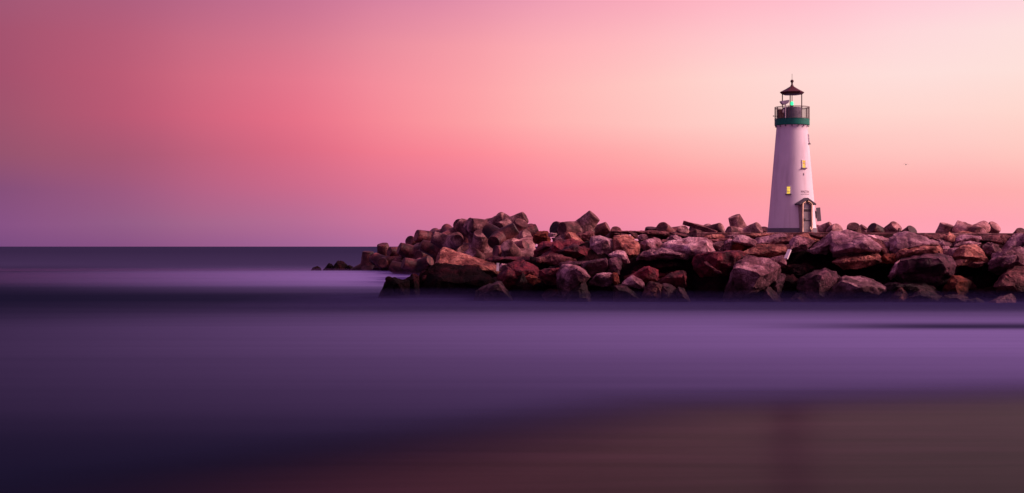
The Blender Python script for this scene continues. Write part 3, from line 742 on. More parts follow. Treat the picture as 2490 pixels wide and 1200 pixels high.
rk(T(7,[(560,165),(700,98),(940,62),(1035,110),(1045,190),(960,235),(800,200),(620,178)]), 'brown',
   'long brownish-mauve rock arching over a black hole', D=107.4)
rk(T(7,[(870,330),(1000,200),(1080,110),(1130,80),(1270,85),(1310,200),(1300,280),(1100,315),(900,355)]), 'smooth',
   'smooth sloping rock with a white blotch at the right edge of the slope', [(2470,590,.4),(2455,605,.7)], D=106.8)
rk(T(7,[(570,290),(640,228),(740,193),(830,258),(895,362),(780,410),(680,400),(600,350)]), 'pale',
   'pale fractured stone between the orange boulder and the big rough one', [(2412,600,.6),(2420,610,.7)], D=105.8, rough=1.4)
rk(T(7,[(690,510),(760,410),(880,365),(1100,305),(1200,262),(1330,275),(1400,420),(1340,600),(1100,630),(930,700),(870,725),(780,660)]), 'mauve',
   'big rough pitted mauve boulder running out of the right edge', [(2442,630,.7),(2470,625,.9),(2435,652,.7)], D=104.6, rough=1.7)
rk(T(7,[(110,545),(220,468),(400,458),(425,510),(350,565),(200,590)]), 'tan',
   'small pink ledge under the orange-topped round boulder', D=104.6)
rk(T(7,[(350,575),(430,508),(665,518),(560,585),(430,615)]), 'brown',
   'flat reddish stone right of the small pink ledge', D=104.7)
rk(T(7,[(795,900),(880,758),(1050,650),(1120,605),(1300,640),(1400,800),(1350,990),(1100,1020),(960,1000),(870,1000)]), 'brown',
   'big dark brown boulder low at the right edge near the waterline', [(2435,698,.7),(2470,697,.9),(2450,670,.5)], D=103.2)
rk(T(7,[(690,1190),(760,1140),(860,1090),(1040,1052),(1115,1100),(1150,1220),(690,1220)]), 'mauve',
   'low rounded purple stone awash in front of the big dark brown boulder', D=101.4)
rk(T(7,[(-60,1080),(0,1050),(230,1060),(330,1100),(380,1210),(-60,1210)]), 'wet',
   'wide dim stone awash under the rust-brown tilted block', D=101.8)
rk(T(7,[(360,1140),(500,1098),(575,1130),(640,1210),(360,1210)]), 'wet',
   'little dim stone awash between the wide and the purple one', D=101.6)
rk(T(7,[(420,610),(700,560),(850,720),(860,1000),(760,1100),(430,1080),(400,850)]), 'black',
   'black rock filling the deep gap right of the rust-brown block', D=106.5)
# --- far low rocks off the end of the breakwater
rk([(752,664),(762,652),(771,649),(779,653),(784,664)], 'black', 'smallest low black rock in the sea, farthest out left', D=195, thick=1.2)
rk([(782,666),(792,648),(800,641),(808,645),(815,666)], 'black', 'pointed black rock in the sea, second from the far end', D=194, thick=1.2)
rk([(804,666),(815,642),(824,634),(832,636),(846,648),(856,666)], 'black', 'largest of the low black rocks in the sea off the breakwater end', D=193, thick=1.2)
rk([(842,664),(848,646),(856,648),(868,664)], 'black', 'black rock touching the largest one in the sea on its right', D=192, thick=1.2)
rk([(860,664),(880,648),(898,638),(905,650),(910,666)], 'black', 'low black rock at the foot of the outermost upright tetrapod', D=190, thick=1.2)


# smaller stones deep in the gaps, nothing tells them apart
rnd = random.Random(21)
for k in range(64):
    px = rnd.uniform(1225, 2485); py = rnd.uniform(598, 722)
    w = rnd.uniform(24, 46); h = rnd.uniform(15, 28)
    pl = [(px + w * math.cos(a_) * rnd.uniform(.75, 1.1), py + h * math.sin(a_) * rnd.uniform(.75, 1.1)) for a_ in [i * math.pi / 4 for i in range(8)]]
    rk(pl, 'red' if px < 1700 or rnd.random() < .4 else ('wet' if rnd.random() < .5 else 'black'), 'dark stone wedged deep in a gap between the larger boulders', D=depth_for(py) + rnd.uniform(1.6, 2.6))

built = []
for i, (poly, ridge, mat, D, thick, label, rough, name) in enumerate(ROCKS):
    if D is None:
        D = depth_for(sum(p[1] for p in poly) / len(poly))
    bm, org = rock_mesh(poly, ridge, D, thick, 100 + i, rough)
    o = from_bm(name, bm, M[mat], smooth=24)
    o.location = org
    tag(o, label, 'boulder', 'boulders of the breakwater')
    built.append((o, sum(p[0] for p in poly) / len(poly)))
# the breakwater goes on past the frame
for o, px in built:
    if 2010 < px < 2470:
        c = o.copy(); COL.objects.link(c)
        c.location.x += 14.6
        c['label'] = 'boulder farther along the breakwater, beyond the big pitted one'

# ------------------------------------------------------------------ concrete tetrapods: four tapering arms
A3 = [Vector((0, 0, 1))] + [Vector((math.sin(R(109.47)) * math.cos(R(a)), math.sin(R(109.47)) * math.sin(R(a)), math.cos(R(109.47)))) for a in (0, 120, 240)]
def tetra_mesh():
    bm = bmesh.new()
    for a in A3:
        Mx = a.to_track_quat('Z', 'Y').to_matrix().to_4x4()
        bm_lathe(bm, [(0.92, -0.30), (0.86, 0.55), (0.645, 1.96), (0.615, 2.0)], 40, Mx)
    bmesh.ops.create_icosphere(bm, subdivisions=3, radius=0.96)
    me = bpy.data.meshes.new('tetrapod_rough')
    bm.to_mesh(me); bm.free()
    o = bpy.data.objects.new('tetrapod_rough', me)
    COL.objects.link(o)
    rm = o.modifiers.new('remesh', 'REMESH'); rm.mode = 'VOXEL'; rm.voxel_size = 0.055
    sm_ = o.modifiers.new('smooth', 'SMOOTH'); sm_.iterations = 2; sm_.factor = 0.5
    dg = bpy.context.evaluated_depsgraph_get()
    out = bpy.data.meshes.new_from_object(o.evaluated_get(dg))
    bpy.data.objects.remove(o)
    off = Vector((3.1, 7.7, 1.3))
    for v in out.vertices:      # wear
        v.co += v.normal * (0.025 * noise.fractal(v.co * 1.6 + off, 1.0, 2.0, 3))
    out.polygons.foreach_set('use_smooth', [True] * len(out.polygons))
    out.set_sharp_from_angle(angle=R(40))
    out.name = 'tetrapod'
    return out
TM = tetra_mesh()
TM.materials.append(M['concrete'])
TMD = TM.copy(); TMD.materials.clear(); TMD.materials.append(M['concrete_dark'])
TETRA = [  # arm tip pixel, distance, arm direction (right, up, towards the camera), spin, size, darker concrete, label
 (895,612,187, 0.02,1,.12, 20, 1.15, 1, 'upright dark tetrapod arm at the very tip of the breakwater'),
 (930,594,184, -.15,.9,.25, 50, 1.15, 1, 'dark tetrapod with a fat arm rising beside the outermost upright one'),
 (946,613,180, -.8,.15,.5, 10, 1.0, 1, 'tetrapod pointing left whose red-brown arm lies along the low left end'),
 (930,640,178, -.1,.08,1, 30, 1.0, 1, 'lowest tetrapod showing a round arm end straight on above the mist'),
 (966,638,176, -.5,.25,.8, 45, 1.05, 1, 'low dark tetrapod in the mist with one arm slanting down right'),
 (996,585,180, -.45,.4,.8, 5, 1.05, 1, 'dark round-ended tetrapod on the left skyline step of the pile'),
 (1012,573,178, -.85,.25,.4, 60, 1.2, 1, 'boxy dark tetrapod with a patchy arm next to the left skyline step'),
 (1040,605,172, .7,.3,.6, 20, 1.1, 1, 'brown tetrapod with a glossy rounded arm in the middle of the left end'),
 (1068,584,170, -.7,-.2,.65, 70, 1.0, 1, 'tetrapod with a light arm end between two dark gaps, upper left pile'),
 (1096,575,160, -.3,.75,.55, 15, 1.05, 0, 'streaked tetrapod with an arm slanting down right above the flat slab'),
 (1074,566,172, -.75,.25,.45, 35, 1.05, 1, 'dark tetrapod with a straight arm along the skyline left of the rounded one'),
 (1113,545,165, -.5,.4,.75, 40, 1.05, 1, 'dark rounded tetrapod on the skyline left of the facing disc'),
 (1160,548,150, .05,.3,.95, 60, 1.12, 0, 'tetrapod with a flat round arm end facing straight out near the top'),
 (1169,567,140, .0,.83,.55, -35, 1.1, 0, 'big pale tetrapod standing with an oval top and spread legs'),
 (1244,583,143, .8,.35,.5, 80, 1.0, 0, 'tetrapod arm pointing right from behind the pale standing tetrapod'),
 (1189,540,160, -.1,.7,.7, 10, 1.02, 0, 'rounded grey tetrapod tip behind the highest arm'),
 (1230,531,147, .72,.52,.42, 25, 1.15, 0, 'highest tetrapod of the pile with its arm pointing up right'),
 (1212,556,145, -.55,-.1,.8, 50, 1.0, 0, 'tetrapod with a dark oval end and bright flank under the highest arm'),
 (1268,541,145, .3,.8,.5, 30, 1.15, 0, 'broad light tetrapod arm rising at the right shoulder of the pile'),
 (1294,554,150, .25,.6,.7, 0, .95, 1, 'small dark tetrapod behind the right shoulder of the pile'),
 (1288,600,136, .45,.15,.85, 0, 1.0, 0, 'pale tetrapod reaching out right beside the rusty square boulder'),
 (1232,597,130, -.4,.6,.65, 75, 1.0, 0, 'reddish tetrapod slanting up left at the front foot of the pile'),
 (1265,594,134, .2,.8,.5, 20, .9, 0, 'stubby pale tetrapod arm left of the pale one by the rusty boulder'),
 (1146,615,139, -.45,.5,.75, 40, .95, 0, 'tetrapod with a dark oval end peeping over the flat slab'),
 (1052,613,165, -.3,.15,.9, 15, .9, 1, 'small dark tetrapod end behind the left corner of the flat slab'),
 (1047,634,158, .7,.4,.5, 45, .95, 1, 'dark angled tetrapod arm just above the mist left of the flat slab'),
 (1115,585,152, .5,.2,.8, 90, 1.0, 0, 'streaky tetrapod in the hollow left of the pale standing one'),
 (1200,590,136, -.3,-.2,.9, 20, .95, 1, 'dark tetrapod in the hollow right of the pale standing one'),
 (905,628,183, -.6,.3,.7, 75, 1.0, 1, 'dark tetrapod low in the mist just right of the outermost upright one'),
 (985,612,176, -.3,.55,.75, 33, 1.0, 1, 'dark tetrapod filling the dip below the left skyline step'),
 (1018,622,170, -.6,-.1,.8, 80, 1.0, 1, 'shadowed tetrapod end low between the glossy arm and the mist'),
 (1002,648,168, .4,.3,.8, 12, 1.0, 1, 'dim tetrapod sunk in the mist under the glossy rounded arm'),
 (1085,592,160, .5,.4,.75, 55, 1.0, 1, 'shadowed tetrapod directly above the left corner of the flat slab'),
 (1194,580,150, .5,-.3,.8, 66, 1.0, 0, 'brownish tetrapod between the standing one and the highest arm'),
 (1250,560,147, -.3,.3,.9, 10, 1.0, 1, 'dark tetrapod end in the gap under the broad light arm'),
 (1282,572,143, .6,.35,.7, 48, .95, 0, 'light tetrapod arm going right under the right shoulder'),
 (1205,612,133, -.8,.1,.55, 30, .9, 1, 'dark low tetrapod between the flat slab and the reddish slanting one'),
 (1347,554,124, -.75,.35,.55, 25, .98, 1, 'dark tetrapod lying with its end turned left on the mid skyline'),
 (1446,524,122, .65,.68,.2, 55, .98, 0, 'tilted tetrapod with a square-cut arm pointing up right on the mid skyline'),
 (1479,552,125, .85,.45,.25, 15, .8, 1, 'tetrapod with a stubby arm pointing right behind the up-right one'),
 (1499,560,127, .1,.6,.7, 0, .75, 1, 'small low tetrapod tip right of the stubby arm'),
 (1583,554,129, 0,.95,.25, 30, .8, 1, 'flat-topped short tetrapod tip left of the dark round one'),
 (1610,553,128, -.4,.45,.75, 10, .88, 1, 'dark round-ended tetrapod on the skyline left of the timber beam'),
 (1660,557,126, -.1,.75,.6, 40, .8, 0, 'tetrapod with a pointed silhouette under the timber beam'),
 (1700,567,126, .8,.5,.4, 20, .75, 0, 'low tetrapod arm lying under the lower end of the timber beam'),
 (1755,555,126, .7,.35,.6, 65, .82, 0, 'wedge-like tetrapod right of the timber beam'),
 (1785,526,125, -.38,.92,.12, 30, .86, 0, 'tall patchy tetrapod arm standing left of the lighthouse'),
 (1847,553,124, .72,.5,.5, 10, .85, 0, 'patchy tetrapod arm lying between the tall one and the lighthouse'),
 (1861,557,127, .1,.8,.5, 0, .7, 1, 'dark tetrapod tip half hidden behind the lighthouse'),
 (2024,551,126, .75,.5,.4, 40, .82, 0, 'long tetrapod arm right behind the lighthouse door side'),
 (2036,557,125, .25,.35,.9, 15, .82, 0, 'round-ended tetrapod just right of the lighthouse'),
 (2075,550,125, -.2,.75,.6, 50, .85, 0, 'conical tetrapod tip, second clump right of the lighthouse'),
 (2104,553,128, .5,.7,.3, 20, .72, 0, 'small tetrapod tip between the conical one and the rectangular one'),
 (2119,554,124, -.7,.5,.35, 70, .82, 1, 'rectangular dark tetrapod arm slanting right of the conical tip'),
 (2181,550,124, .45,.65,.6, 25, .92, 0, 'mottled domed tetrapod on the right skyline'),
 (2219,559,123, .4,.6,.65, 60, .78, 1, 'dark low domed tetrapod right of the mottled dome'),
 (2304,546,122, .22,.94,.25, 35, .98, 0, 'upright pale tetrapod arm leaning right, alone on the right skyline'),
 (2340,554,121, -.45,.45,.75, 20, .92, 1, 'dark round-ended tetrapod right of the upright pale one'),
 (2384,568,111, .05,.06,1, 45, .78, 0, 'tetrapod with a pinkish disc end facing out over the slope'),
 (2421,550,121, .4,.65,.6, 75, .9, 0, 'tetrapod with a bluish shiny top near the right edge'),
 (2484,564,122, .05,.6,.75, 10, .75, 1, 'last low tetrapod tip at the right edge of the skyline'),
]
def tone_mesh(w): return TMD if w else TM
base_tetra = {0: None, 1: None}
for tx, ty, D, dx, up, tow, spin, s, wet, label in TETRA:  # wet: flag for the darker concrete copy
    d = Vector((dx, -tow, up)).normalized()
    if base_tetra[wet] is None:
        o = bpy.data.objects.new('tetrapod', tone_mesh(wet))
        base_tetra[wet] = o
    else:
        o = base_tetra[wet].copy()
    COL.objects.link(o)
    tip = at(tx, ty, D)
    q = d.to_track_quat('Z', 'Y')
    if spin not in (-35, 100):               # settle: the turn that keeps the other arms lowest
        spin = min(range(0, 120, 5), key=lambda a_: max((q.to_matrix() @ (Matrix.Rotation(R(a_), 3, 'Z') @ v)).z for v in A3[1:]))
    mtx = q.to_matrix().to_4x4() @ Matrix.Rotation(R(spin), 4, 'Z')
    o.matrix_world = Matrix.Translation(tip - d * 2.0 * s) @ mtx @ Matrix.Scale(s, 4)
    tag(o, label, 'tetrapod', 'concrete tetrapods of the breakwater')


# ------------------------------------------------------------------ lighthouse
LD = 114.0
PX = LD / FPX                        # metres per photograph pixel at the tower
LBASE = at(1926, 566, LD)
house = empty('lighthouse', LBASE)
tag(house, 'white tapered lighthouse with green gallery band, lit yellow windows and gabled door', 'lighthouse')
def hz(py): return (566 - py) * PX
def tr(z):                           # tower radius at height z
    py = 566 - z / PX
    return (37 + 22 * (py - 306) / 260) * PX
white = plain('painted_stucco', (0.80, 0.76, 0.77), rough=0.7, var=0.05, scale=0.9)
t = white.node_tree; b = t.nodes['Principled BSDF']
tcn = t.nodes.new('ShaderNodeTexCoord'); mpn = t.nodes.new('ShaderNodeMapping'); mpn.inputs['Scale'].default_value = (2.2, 2.2, 0.22)
nz = t.nodes.new('ShaderNodeTexNoise'); nz.inputs['Scale'].default_value = 1.0; nz.inputs['Detail'].default_value = 6
t.links.new(tcn.outputs['Object'], mpn.inputs[0]); t.links.new(mpn.outputs[0], nz.inputs['Vector'])
rp = t.nodes.new('ShaderNodeValToRGB'); rp.color_ramp.elements[0].position = .28; rp.color_ramp.elements[0].color = (.80, .77, .77, 1); rp.color_ramp.elements[1].position = .5
t.links.new(nz.outputs['Fac'], rp.inputs[0])
mx = t.nodes.new('ShaderNodeMix'); mx.data_type = 'RGBA'; mx.blend_type = 'MULTIPLY'; mx.inputs['Factor'].default_value = 0.8
src = b.inputs['Base Color'].links[0].from_socket
t.links.new(src, mx.inputs['A']); t.links.new(rp.outputs[0], mx.inputs['B']); t.links.new(mx.outputs['Result'], b.inputs['Base Color'])
nb = t.nodes.new('ShaderNodeTexNoise'); nb.inputs['Scale'].default_value = 14; t.links.new(tcn.outputs['Object'], nb.inputs['Vector'])
bp = t.nodes.new('ShaderNodeBump'); bp.inputs['Strength'].default_value = .25; bp.inputs['Distance'].default_value = .02
t.links.new(nb.outputs['Fac'], bp.inputs['Height']); t.links.new(bp.outputs[0], b.inputs['Normal'])
grey = plain('grey_plinth_paint', (0.16, 0.15, 0.17), rough=0.6)
green = plain('green_band_paint', (0.006, 0.19, 0.12), rough=0.45, var=0.2)
dark_metal = plain('dark_red_metal', (0.075, 0.018, 0.022), rough=0.5)
rail_metal = plain('rail_metal', (0.14, 0.09, 0.09), rough=0.5)
drum_paint = plain('drum_grey_paint', (0.15, 0.14, 0.18), rough=0.55)
galv = plain('galvanised', (0.42, 0.38, 0.42), rough=0.45, metal=0.3)
trimp = plain('door_trim_paint', (0.34, 0.24, 0.22), rough=0.6)
doorp = plain('grey_green_door_paint', (0.24, 0.23, 0.24), rough=0.55)
ironp = plain('black_iron', (0.02, 0.018, 0.02), rough=0.5)
roofp = plain('slate_roof_paint', (0.075, 0.065, 0.08), rough=0.6)
cream = plain('window_frame_paint', (0.62, 0.56, 0.54), rough=0.6)
boxp = plain('grey_metal_box', (0.23, 0.23, 0.22), rough=0.5)
letter_paint = plain('brown_lettering', (0.10, 0.055, 0.065), rough=0.7)
lamp_green, t, b = new_mat('green_lamp')
b.inputs['Base Color'].default_value = (0.02, 0.5, 0.35, 1); b.inputs['Emission Color'].default_value = (0.05, 1.0, 0.36, 1); b.inputs['Emission Strength'].default_value = 1.2
lit_glass, t, b = new_mat('lit_window_glass')
b.inputs['Base Color'].default_value = (0.3, 0.2, 0.03, 1); b.inputs['Roughness'].default_value = 0.2
tcn = t.nodes.new('ShaderNodeTexCoord'); nz = t.nodes.new('ShaderNodeTexNoise'); nz.inputs['Scale'].default_value = 2.5
t.links.new(tcn.outputs['Object'], nz.inputs['Vector'])
rp = t.nodes.new('ShaderNodeValToRGB'); rp.color_ramp.elements[0].position = .35; rp.color_ramp.elements[0].color = (.40, .17, .004, 1); rp.color_ramp.elements[1].position = .62; rp.color_ramp.elements[1].color = (1, .68, .10, 1)
t.links.new(nz.outputs['Fac'], rp.inputs[0]); t.links.new(rp.outputs[0], b.inputs['Emission Color']); b.inputs['Emission Strength'].default_value = 1.1
rope_mat, t, b = new_mat('rope_light')
b.inputs['Base Color'].default_value = (0.8, 0.55, 0.45, 1); b.inputs['Emission Color'].default_value = (1.0, 0.42, 0.26, 1); b.inputs['Emission Strength'].default_value = 0.7

def hpart(name, bm, mat, parent=None, smooth=30):
    return from_bm(name, bm, mat, parent or house, smooth)

# tower wall with a light flare under the band
bm = bmesh.new()
prof = [(tr(z), z) for z in [hz(556) + (hz(312) - hz(556)) * i / 24 for i in range(25)]]
prof += [(tr(hz(308)) + .05, hz(309)), (tr(hz(306)) + .10, hz(306.5)), (1.2, hz(306.0))]
bm_lathe(bm, prof, 96)
hpart('tower_wall', bm, white)
bm = bmesh.new()
bm_lathe(bm, [(tr(0) + .03, -0.15), (tr(0) + .03, hz(566)), (tr(hz(556)) + .03, hz(555.6)), (tr(hz(555)) - .1, hz(555.2))], 96)
hpart('plinth', bm, grey)
# gallery band and deck
bm = bmesh.new()
bm_lathe(bm, [(1.20, hz(305.8)), (1.36, hz(306)), (1.385, hz(305)), (1.385, hz(291.8)), (1.40, hz(291.5)), (1.40, hz(290.6)), (0.4, hz(290.4))], 80)
hpart('gallery_band', bm, green)
for k in range(16):
    a = 2 * math.pi * (k + .5) / 16
    bm = bmesh.new()
    bm_box(bm, (1.16, -.05, hz(310)), (1.34, .05, hz(306.1)), Matrix.Rotation(a, 4, 'Z'))
    hpart('bracket', bm, grey)
# railing
RR = 1.37
bm = bmesh.new()
for z, r in ((hz(261.6), .022), (hz(263.6), .014), (hz(289.2), .016)):
    ring = [(RR * math.cos(2 * math.pi * i / 64), RR * math.sin(2 * math.pi * i / 64), z) for i in range(65)]
    bm_tube(bm, ring, r, 6)
for i in range(8):
    a = 2 * math.pi * (i + .5) / 8
    bm_tube(bm, [(RR * math.cos(a), RR * math.sin(a), hz(291)), (RR * math.cos(a), RR * math.sin(a), hz(261))], .022, 6)
rail = hpart('railing', bm, rail_metal)
bm = bmesh.new()
for i in range(72):
    a = 2 * math.pi * i / 72
    bm_tube(bm, [(RR * math.cos(a), RR * math.sin(a), hz(290.5)), (RR * math.cos(a), RR * math.sin(a), hz(262))], .011, 5)
from_bm('baluster', bm, rail_metal, rail, 30)
# drum under the lantern
bm = bmesh.new()
bm_lathe(bm, [(.76, hz(291)), (.76, hz(263)), (.70, hz(262.2))], 48)
drum = hpart('lantern_drum', bm, drum_paint)
bm = bmesh.new()
bm_box(bm, (-1.22, -.62, hz(290.4)), (-.80, -.16, hz(268)))
bmesh.ops.bevel(bm, geom=bm.edges[:], offset=.02, segments=1, affect='EDGES')
hpart('equipment_box', bm, dark_metal)
bm = bmesh.new()
bm_box(bm, (-.93, -1.02, hz(277)), (-.82, -.93, hz(269.5)))
bm_tube(bm, [(-.875, -.97, hz(269.6)), (-.875, -.97, hz(264))], .012, 6)
hpart('junction_box', bm, cream)
bm = bmesh.new()
bm_tube(bm, [(-1.30, -.35, hz(284)), (-1.62, -.42, hz(284))], .025, 6)
bm_tube(bm, [(-1.56, -.41, hz(285)), (-1.56, -.41, hz(282.6))], .03, 6)
hpart('rail_arm', bm, dark_metal)
# lantern posts
for x, y in ((-.775, 0), (.775, 0), (0, .775)):
    bm = bmesh.new()
    bm_tube(bm, [(x, y, hz(262.5)), (x, y, hz(229))], .042, 8)
    hpart('lantern_post', bm, dark_metal)
# hexagonal roof, neck, ball, rod
bm = bmesh.new()
rot = Matrix.Rotation(R(0), 4, 'Z')
bm_lathe(bm, [(.80, hz(230.6)), (.96, hz(226.4)), (.98, hz(224.6)), (.50, hz(217)), (.14, hz(210.4))], 6, rot)
roof = hpart('roof', bm, dark_metal, smooth=10)
bm = bmesh.new()
bm_lathe(bm, [(.14, hz(211)), (.12, hz(208.4)), (.075, hz(207)), (.07, hz(202.5)), (.06, hz(201.5))], 20)
bmesh.ops.create_uvsphere(bm, u_segments=20, v_segments=12, radius=.135, matrix=Matrix.Translation((0, 0, hz(198.2))))
fin = from_bm('finial', bm, dark_metal, roof, 40)
bm = bmesh.new()
bm_tube(bm, [(0, 0, hz(196)), (0, 0, hz(180))], .014, 6)
from_bm('lightning_rod', bm, dark_metal, roof, 40)
# lamp
bm = bmesh.new()
bm_lathe(bm, [(.11, hz(263)), (.11, hz(258)), (.14, hz(257.6)), (.14, hz(257)), (.05, hz(256.6))], 20)
lampst = hpart('lamp_pedestal', bm, rail_metal)
bm = bmesh.new()
bm_lathe(bm, [(.09, hz(256.8)), (.125, hz(254)), (.125, hz(250)), (.09, hz(248)), (.03, hz(247))], 20)
from_bm('green_lamp', bm, lamp_green, lampst, 40)
bm = bmesh.new()
bm_tube(bm, [(0, 0, hz(247)), (0, 0, hz(229))], .03, 8)
from_bm('hanger_rod', bm, dark_metal, lampst, 40)
# tilted hood on a pale mast
bm = bmesh.new()
tilt = Matrix.Translation((-.86, -1.33, hz(253.2))) @ Matrix.Rotation(R(-8), 4, 'Y')
pr = [(-.36, .12), (.36, .12), (.30, -.08), (.14, -.17), (-.10, -.19), (-.24, -.12)]
a_ = [bm.verts.new(tilt @ Vector((x, -.26, z))) for x, z in pr]
b_ = [bm.verts.new(tilt @ Vector((x, .26, z))) for x, z in pr]
bm.faces.new(a_); bm.faces.new(b_[::-1])
for i in range(6):
    bm.faces.new((a_[i], b_[i], b_[(i + 1) % 6], a_[(i + 1) % 6]))
bmesh.ops.bevel(bm, geom=bm.edges[:], offset=.02, segments=2, affect='EDGES')
hood = hpart('floodlight', bm, galv)
bm = bmesh.new()
bm_tube(bm, [(-.80, -1.34, hz(291)), (-.80, -1.34, hz(257.5))], .045, 8)
from_bm('mast', bm, galv, hood, 40)

# windows: deep, lit from inside
def on_tower(az, py):
    """frame on the tower skin: x along the wall, y outwards, z up the slope"""
    z = hz(py); a = R(az)
    out = Vector((math.sin(a), -math.cos(a), 0)); side = Vector((math.cos(a), math.sin(a), 0))
    slope = (tr(0) - tr(hz(306))) / (hz(306))
    up = (Vector((0, 0, 1)) - out * slope).normalized()
    n_ = side.cross(up).normalized()
    if n_.dot(out) < 0: n_ = -n_
    m = Matrix((side, n_, up)).transposed().to_4x4()
    m.translation = out * tr(z) + Vector((0, 0, z))
    return m
def window(az, py, w, h, lit=True):
    Mx = on_tower(az, py)
    f = .042
    bm = bmesh.new()
    bm_box(bm, (-w / 2 - f, -.10, -h / 2), (-w / 2, .035, h / 2), Mx)
    bm_box(bm, (w / 2, -.10, -h / 2), (w / 2 + f, .035, h / 2), Mx)
    bm_box(bm, (-w / 2 - f, -.10, h / 2), (w / 2 + f, .04, h / 2 + f), Mx)
    bm_box(bm, (-w / 2, -.02, h * .16), (w / 2, .03, h * .16 + .03), Mx)
    bm_box(bm, (-w / 2, -.02, -h * .17), (w / 2, .03, -h * .17 + .025), Mx)
    win = hpart('window', bm, white)
    bm = bmesh.new()
    bm_box(bm, (-w / 2 - f - .07, -.08, -h / 2 - .08), (w / 2 + f + .07, .10, -h / 2), Mx)
    from_bm('sill', bm, grey, win, 30)
    bm = bmesh.new()
    bm_box(bm, (-w / 2, -.06, -h / 2), (w / 2, .012, h / 2), Mx)
    from_bm('pane', bm, lit_glass if lit else drum_paint, win, 30)
window(-20.5, 465, .26, .58)
window(26.5, 402, .28, .58)
window(69, 339.5, .28, .70, False)
bm = bmesh.new()
Mx = on_tower(24, 426.5)
bm_box(bm, (-.02, -.02, -.08), (.03, .03, .08), Mx)
hpart('cable_stub', bm, grey)

# door porch
DAZ = 20.5
a = R(DAZ)
out = Vector((math.sin(a), -math.cos(a), 0)); side = Vector((math.cos(a), math.sin(a), 0))
Md = Matrix((side, out, Vector((0, 0, 1)))).transposed().to_4x4()
Md.translation = out * (tr(0) - .30)
PH = hz(500)                         # eave height
PW = .49                             # half width of the porch
def arch_outline(w, h, seg=14):
    r = w; pts = [(-w, 0), (-w, h - r)]
    pts += [(-r * math.cos(math.pi * i / seg), h - r + r * math.sin(math.pi * i / seg)) for i in range(1, seg)]
    pts += [(w, h - r), (w, 0)]
    return pts
DW, DH = .36, hz(494)
bm = bmesh.new()
inner = arch_outline(DW, DH)
outer = []
for x, z in inner:
    if z <= DH - DW + 1e-4:
        outer.append((-PW if x < 0 else PW, z))
    else:
        outer.append((PW * max(-1, min(1, x / DW)), PH if abs(x) > .2 else PH + .22 * (1 - abs(x) / .2) + .02))
y1, y0 = .62, 0.0
fo = [bm.verts.new(Md @ Vector((x, y1, z))) for x, z in outer]
fi = [bm.verts.new(Md @ Vector((x, y1, z))) for x, z in inner]
bo = [bm.verts.new(Md @ Vector((x, y0, z))) for x, z in outer]
bi = [bm.verts.new(Md @ Vector((x, y0, z))) for x, z in inner]
for i in range(len(inner) - 1):
    bm.faces.new((fo[i], fo[i + 1], fi[i + 1], fi[i]))
    bm.faces.new((fi[i], fi[i + 1], bi[i + 1], bi[i]))
    bm.faces.new((fo[i + 1], fo[i], bo[i], bo[i + 1]))
porch = hpart('porch', bm, trimp, smooth=25)
bm = bmesh.new()
AP = hz(483.5)
for s in (-1, 1):
    p = [(0, AP), (s * .75, hz(497.5)), (s * .75, hz(501)), (0, hz(488.5))]
    q1 = [bm.verts.new(Md @ Vector((x, .70, z))) for x, z in p]
    q0 = [bm.verts.new(Md @ Vector((x, -.1, z))) for x, z in p]
    bm.faces.new(q1); bm.faces.new(q0[::-1])
    for i in range(4):
        bm.faces.new((q1[i], q0[i], q0[(i + 1) % 4], q1[(i + 1) % 4]))
from_bm('porch_roof', bm, roofp, porch, 20)
Mp = Md
Md = Md @ Matrix.Translation((0, .10, 0))
bm = bmesh.new()
ar = arch_outline(DW - .004, DH - .004)
f1 = [bm.verts.new(Md @ Vector((x, .40, z))) for x, z in ar]
f0 = [bm.verts.new(Md @ Vector((x, .34, z))) for x, z in ar]
bm.faces.new(f1); bm.faces.new(f0[::-1])
for i in range(len(ar)):
    bm.faces.new((f1[i], f0[i], f0[(i + 1) % len(ar)], f1[(i + 1) % len(ar)]))
for k in range(1, 6):                # board joints
    x = -DW + 2 * DW * k / 6
    bm_box(bm, (x - .006, .40, .1), (x + .006, .404, DH - .45), Md)
door = hpart('door', bm, doorp)
for zc in (hz(512), hz(515), hz(538)):
    bm = bmesh.new()
    bm_box(bm, (-DW + .02, .402, zc - .03), (DW - .02, .43, zc + .03), Md)
    from_bm('strap', bm, ironp, door, 30)
bm = bmesh.new()
bm_box(bm, (-DW + .03, .41, hz(534.5) - .03), (-DW + .24, .47, hz(534.5) + .03), Md)
from_bm('handle', bm, ironp, door, 30)
bm = bmesh.new()
ar2 = arch_outline(DW - .05, .36)
q = [bm.verts.new(Md @ Vector((x, .405, z + DH - .42))) for x, z in ar2]
q2 = [bm.verts.new(Md @ Vector((x, .418, z + DH - .42))) for x, z in ar2]
bm.faces.new(q2); bm.faces.new(q[::-1])
for i in range(len(ar2)):
    bm.faces.new((q[i], q2[i], q2[(i + 1) % len(ar2)], q[(i + 1) % len(ar2)]))
from_bm('transom', bm, drum_paint, door, 30)
Md = Mp
bm = bmesh.new()
bm_box(bm, (-.50, .3, -.12), (.50, .80, .02), Md)
from_bm('step', bm, M['concrete'], porch, 30)
# rope light round the porch opening
bm = bmesh.new()
yl = .655
pl = [(-.42, .05), (-.41, .8), (-.43, 1.4), (-.41, hz(497)), (-.18, hz(493))]
pr_ = [(.04, hz(491.5)), (.26, hz(494)), (.42, hz(498)), (.40, 1.5), (.43, .9), (.435, .42), (.41, .27), (.34, .22), (.27, .30), (.24, .42)]
for pts in (pl, pr_):
    bm_tube(bm, [Md @ Vector((x, yl, z)) for x, z in pts], .026, 6)
from_bm('rope_light', bm, rope_mat, porch, 40)
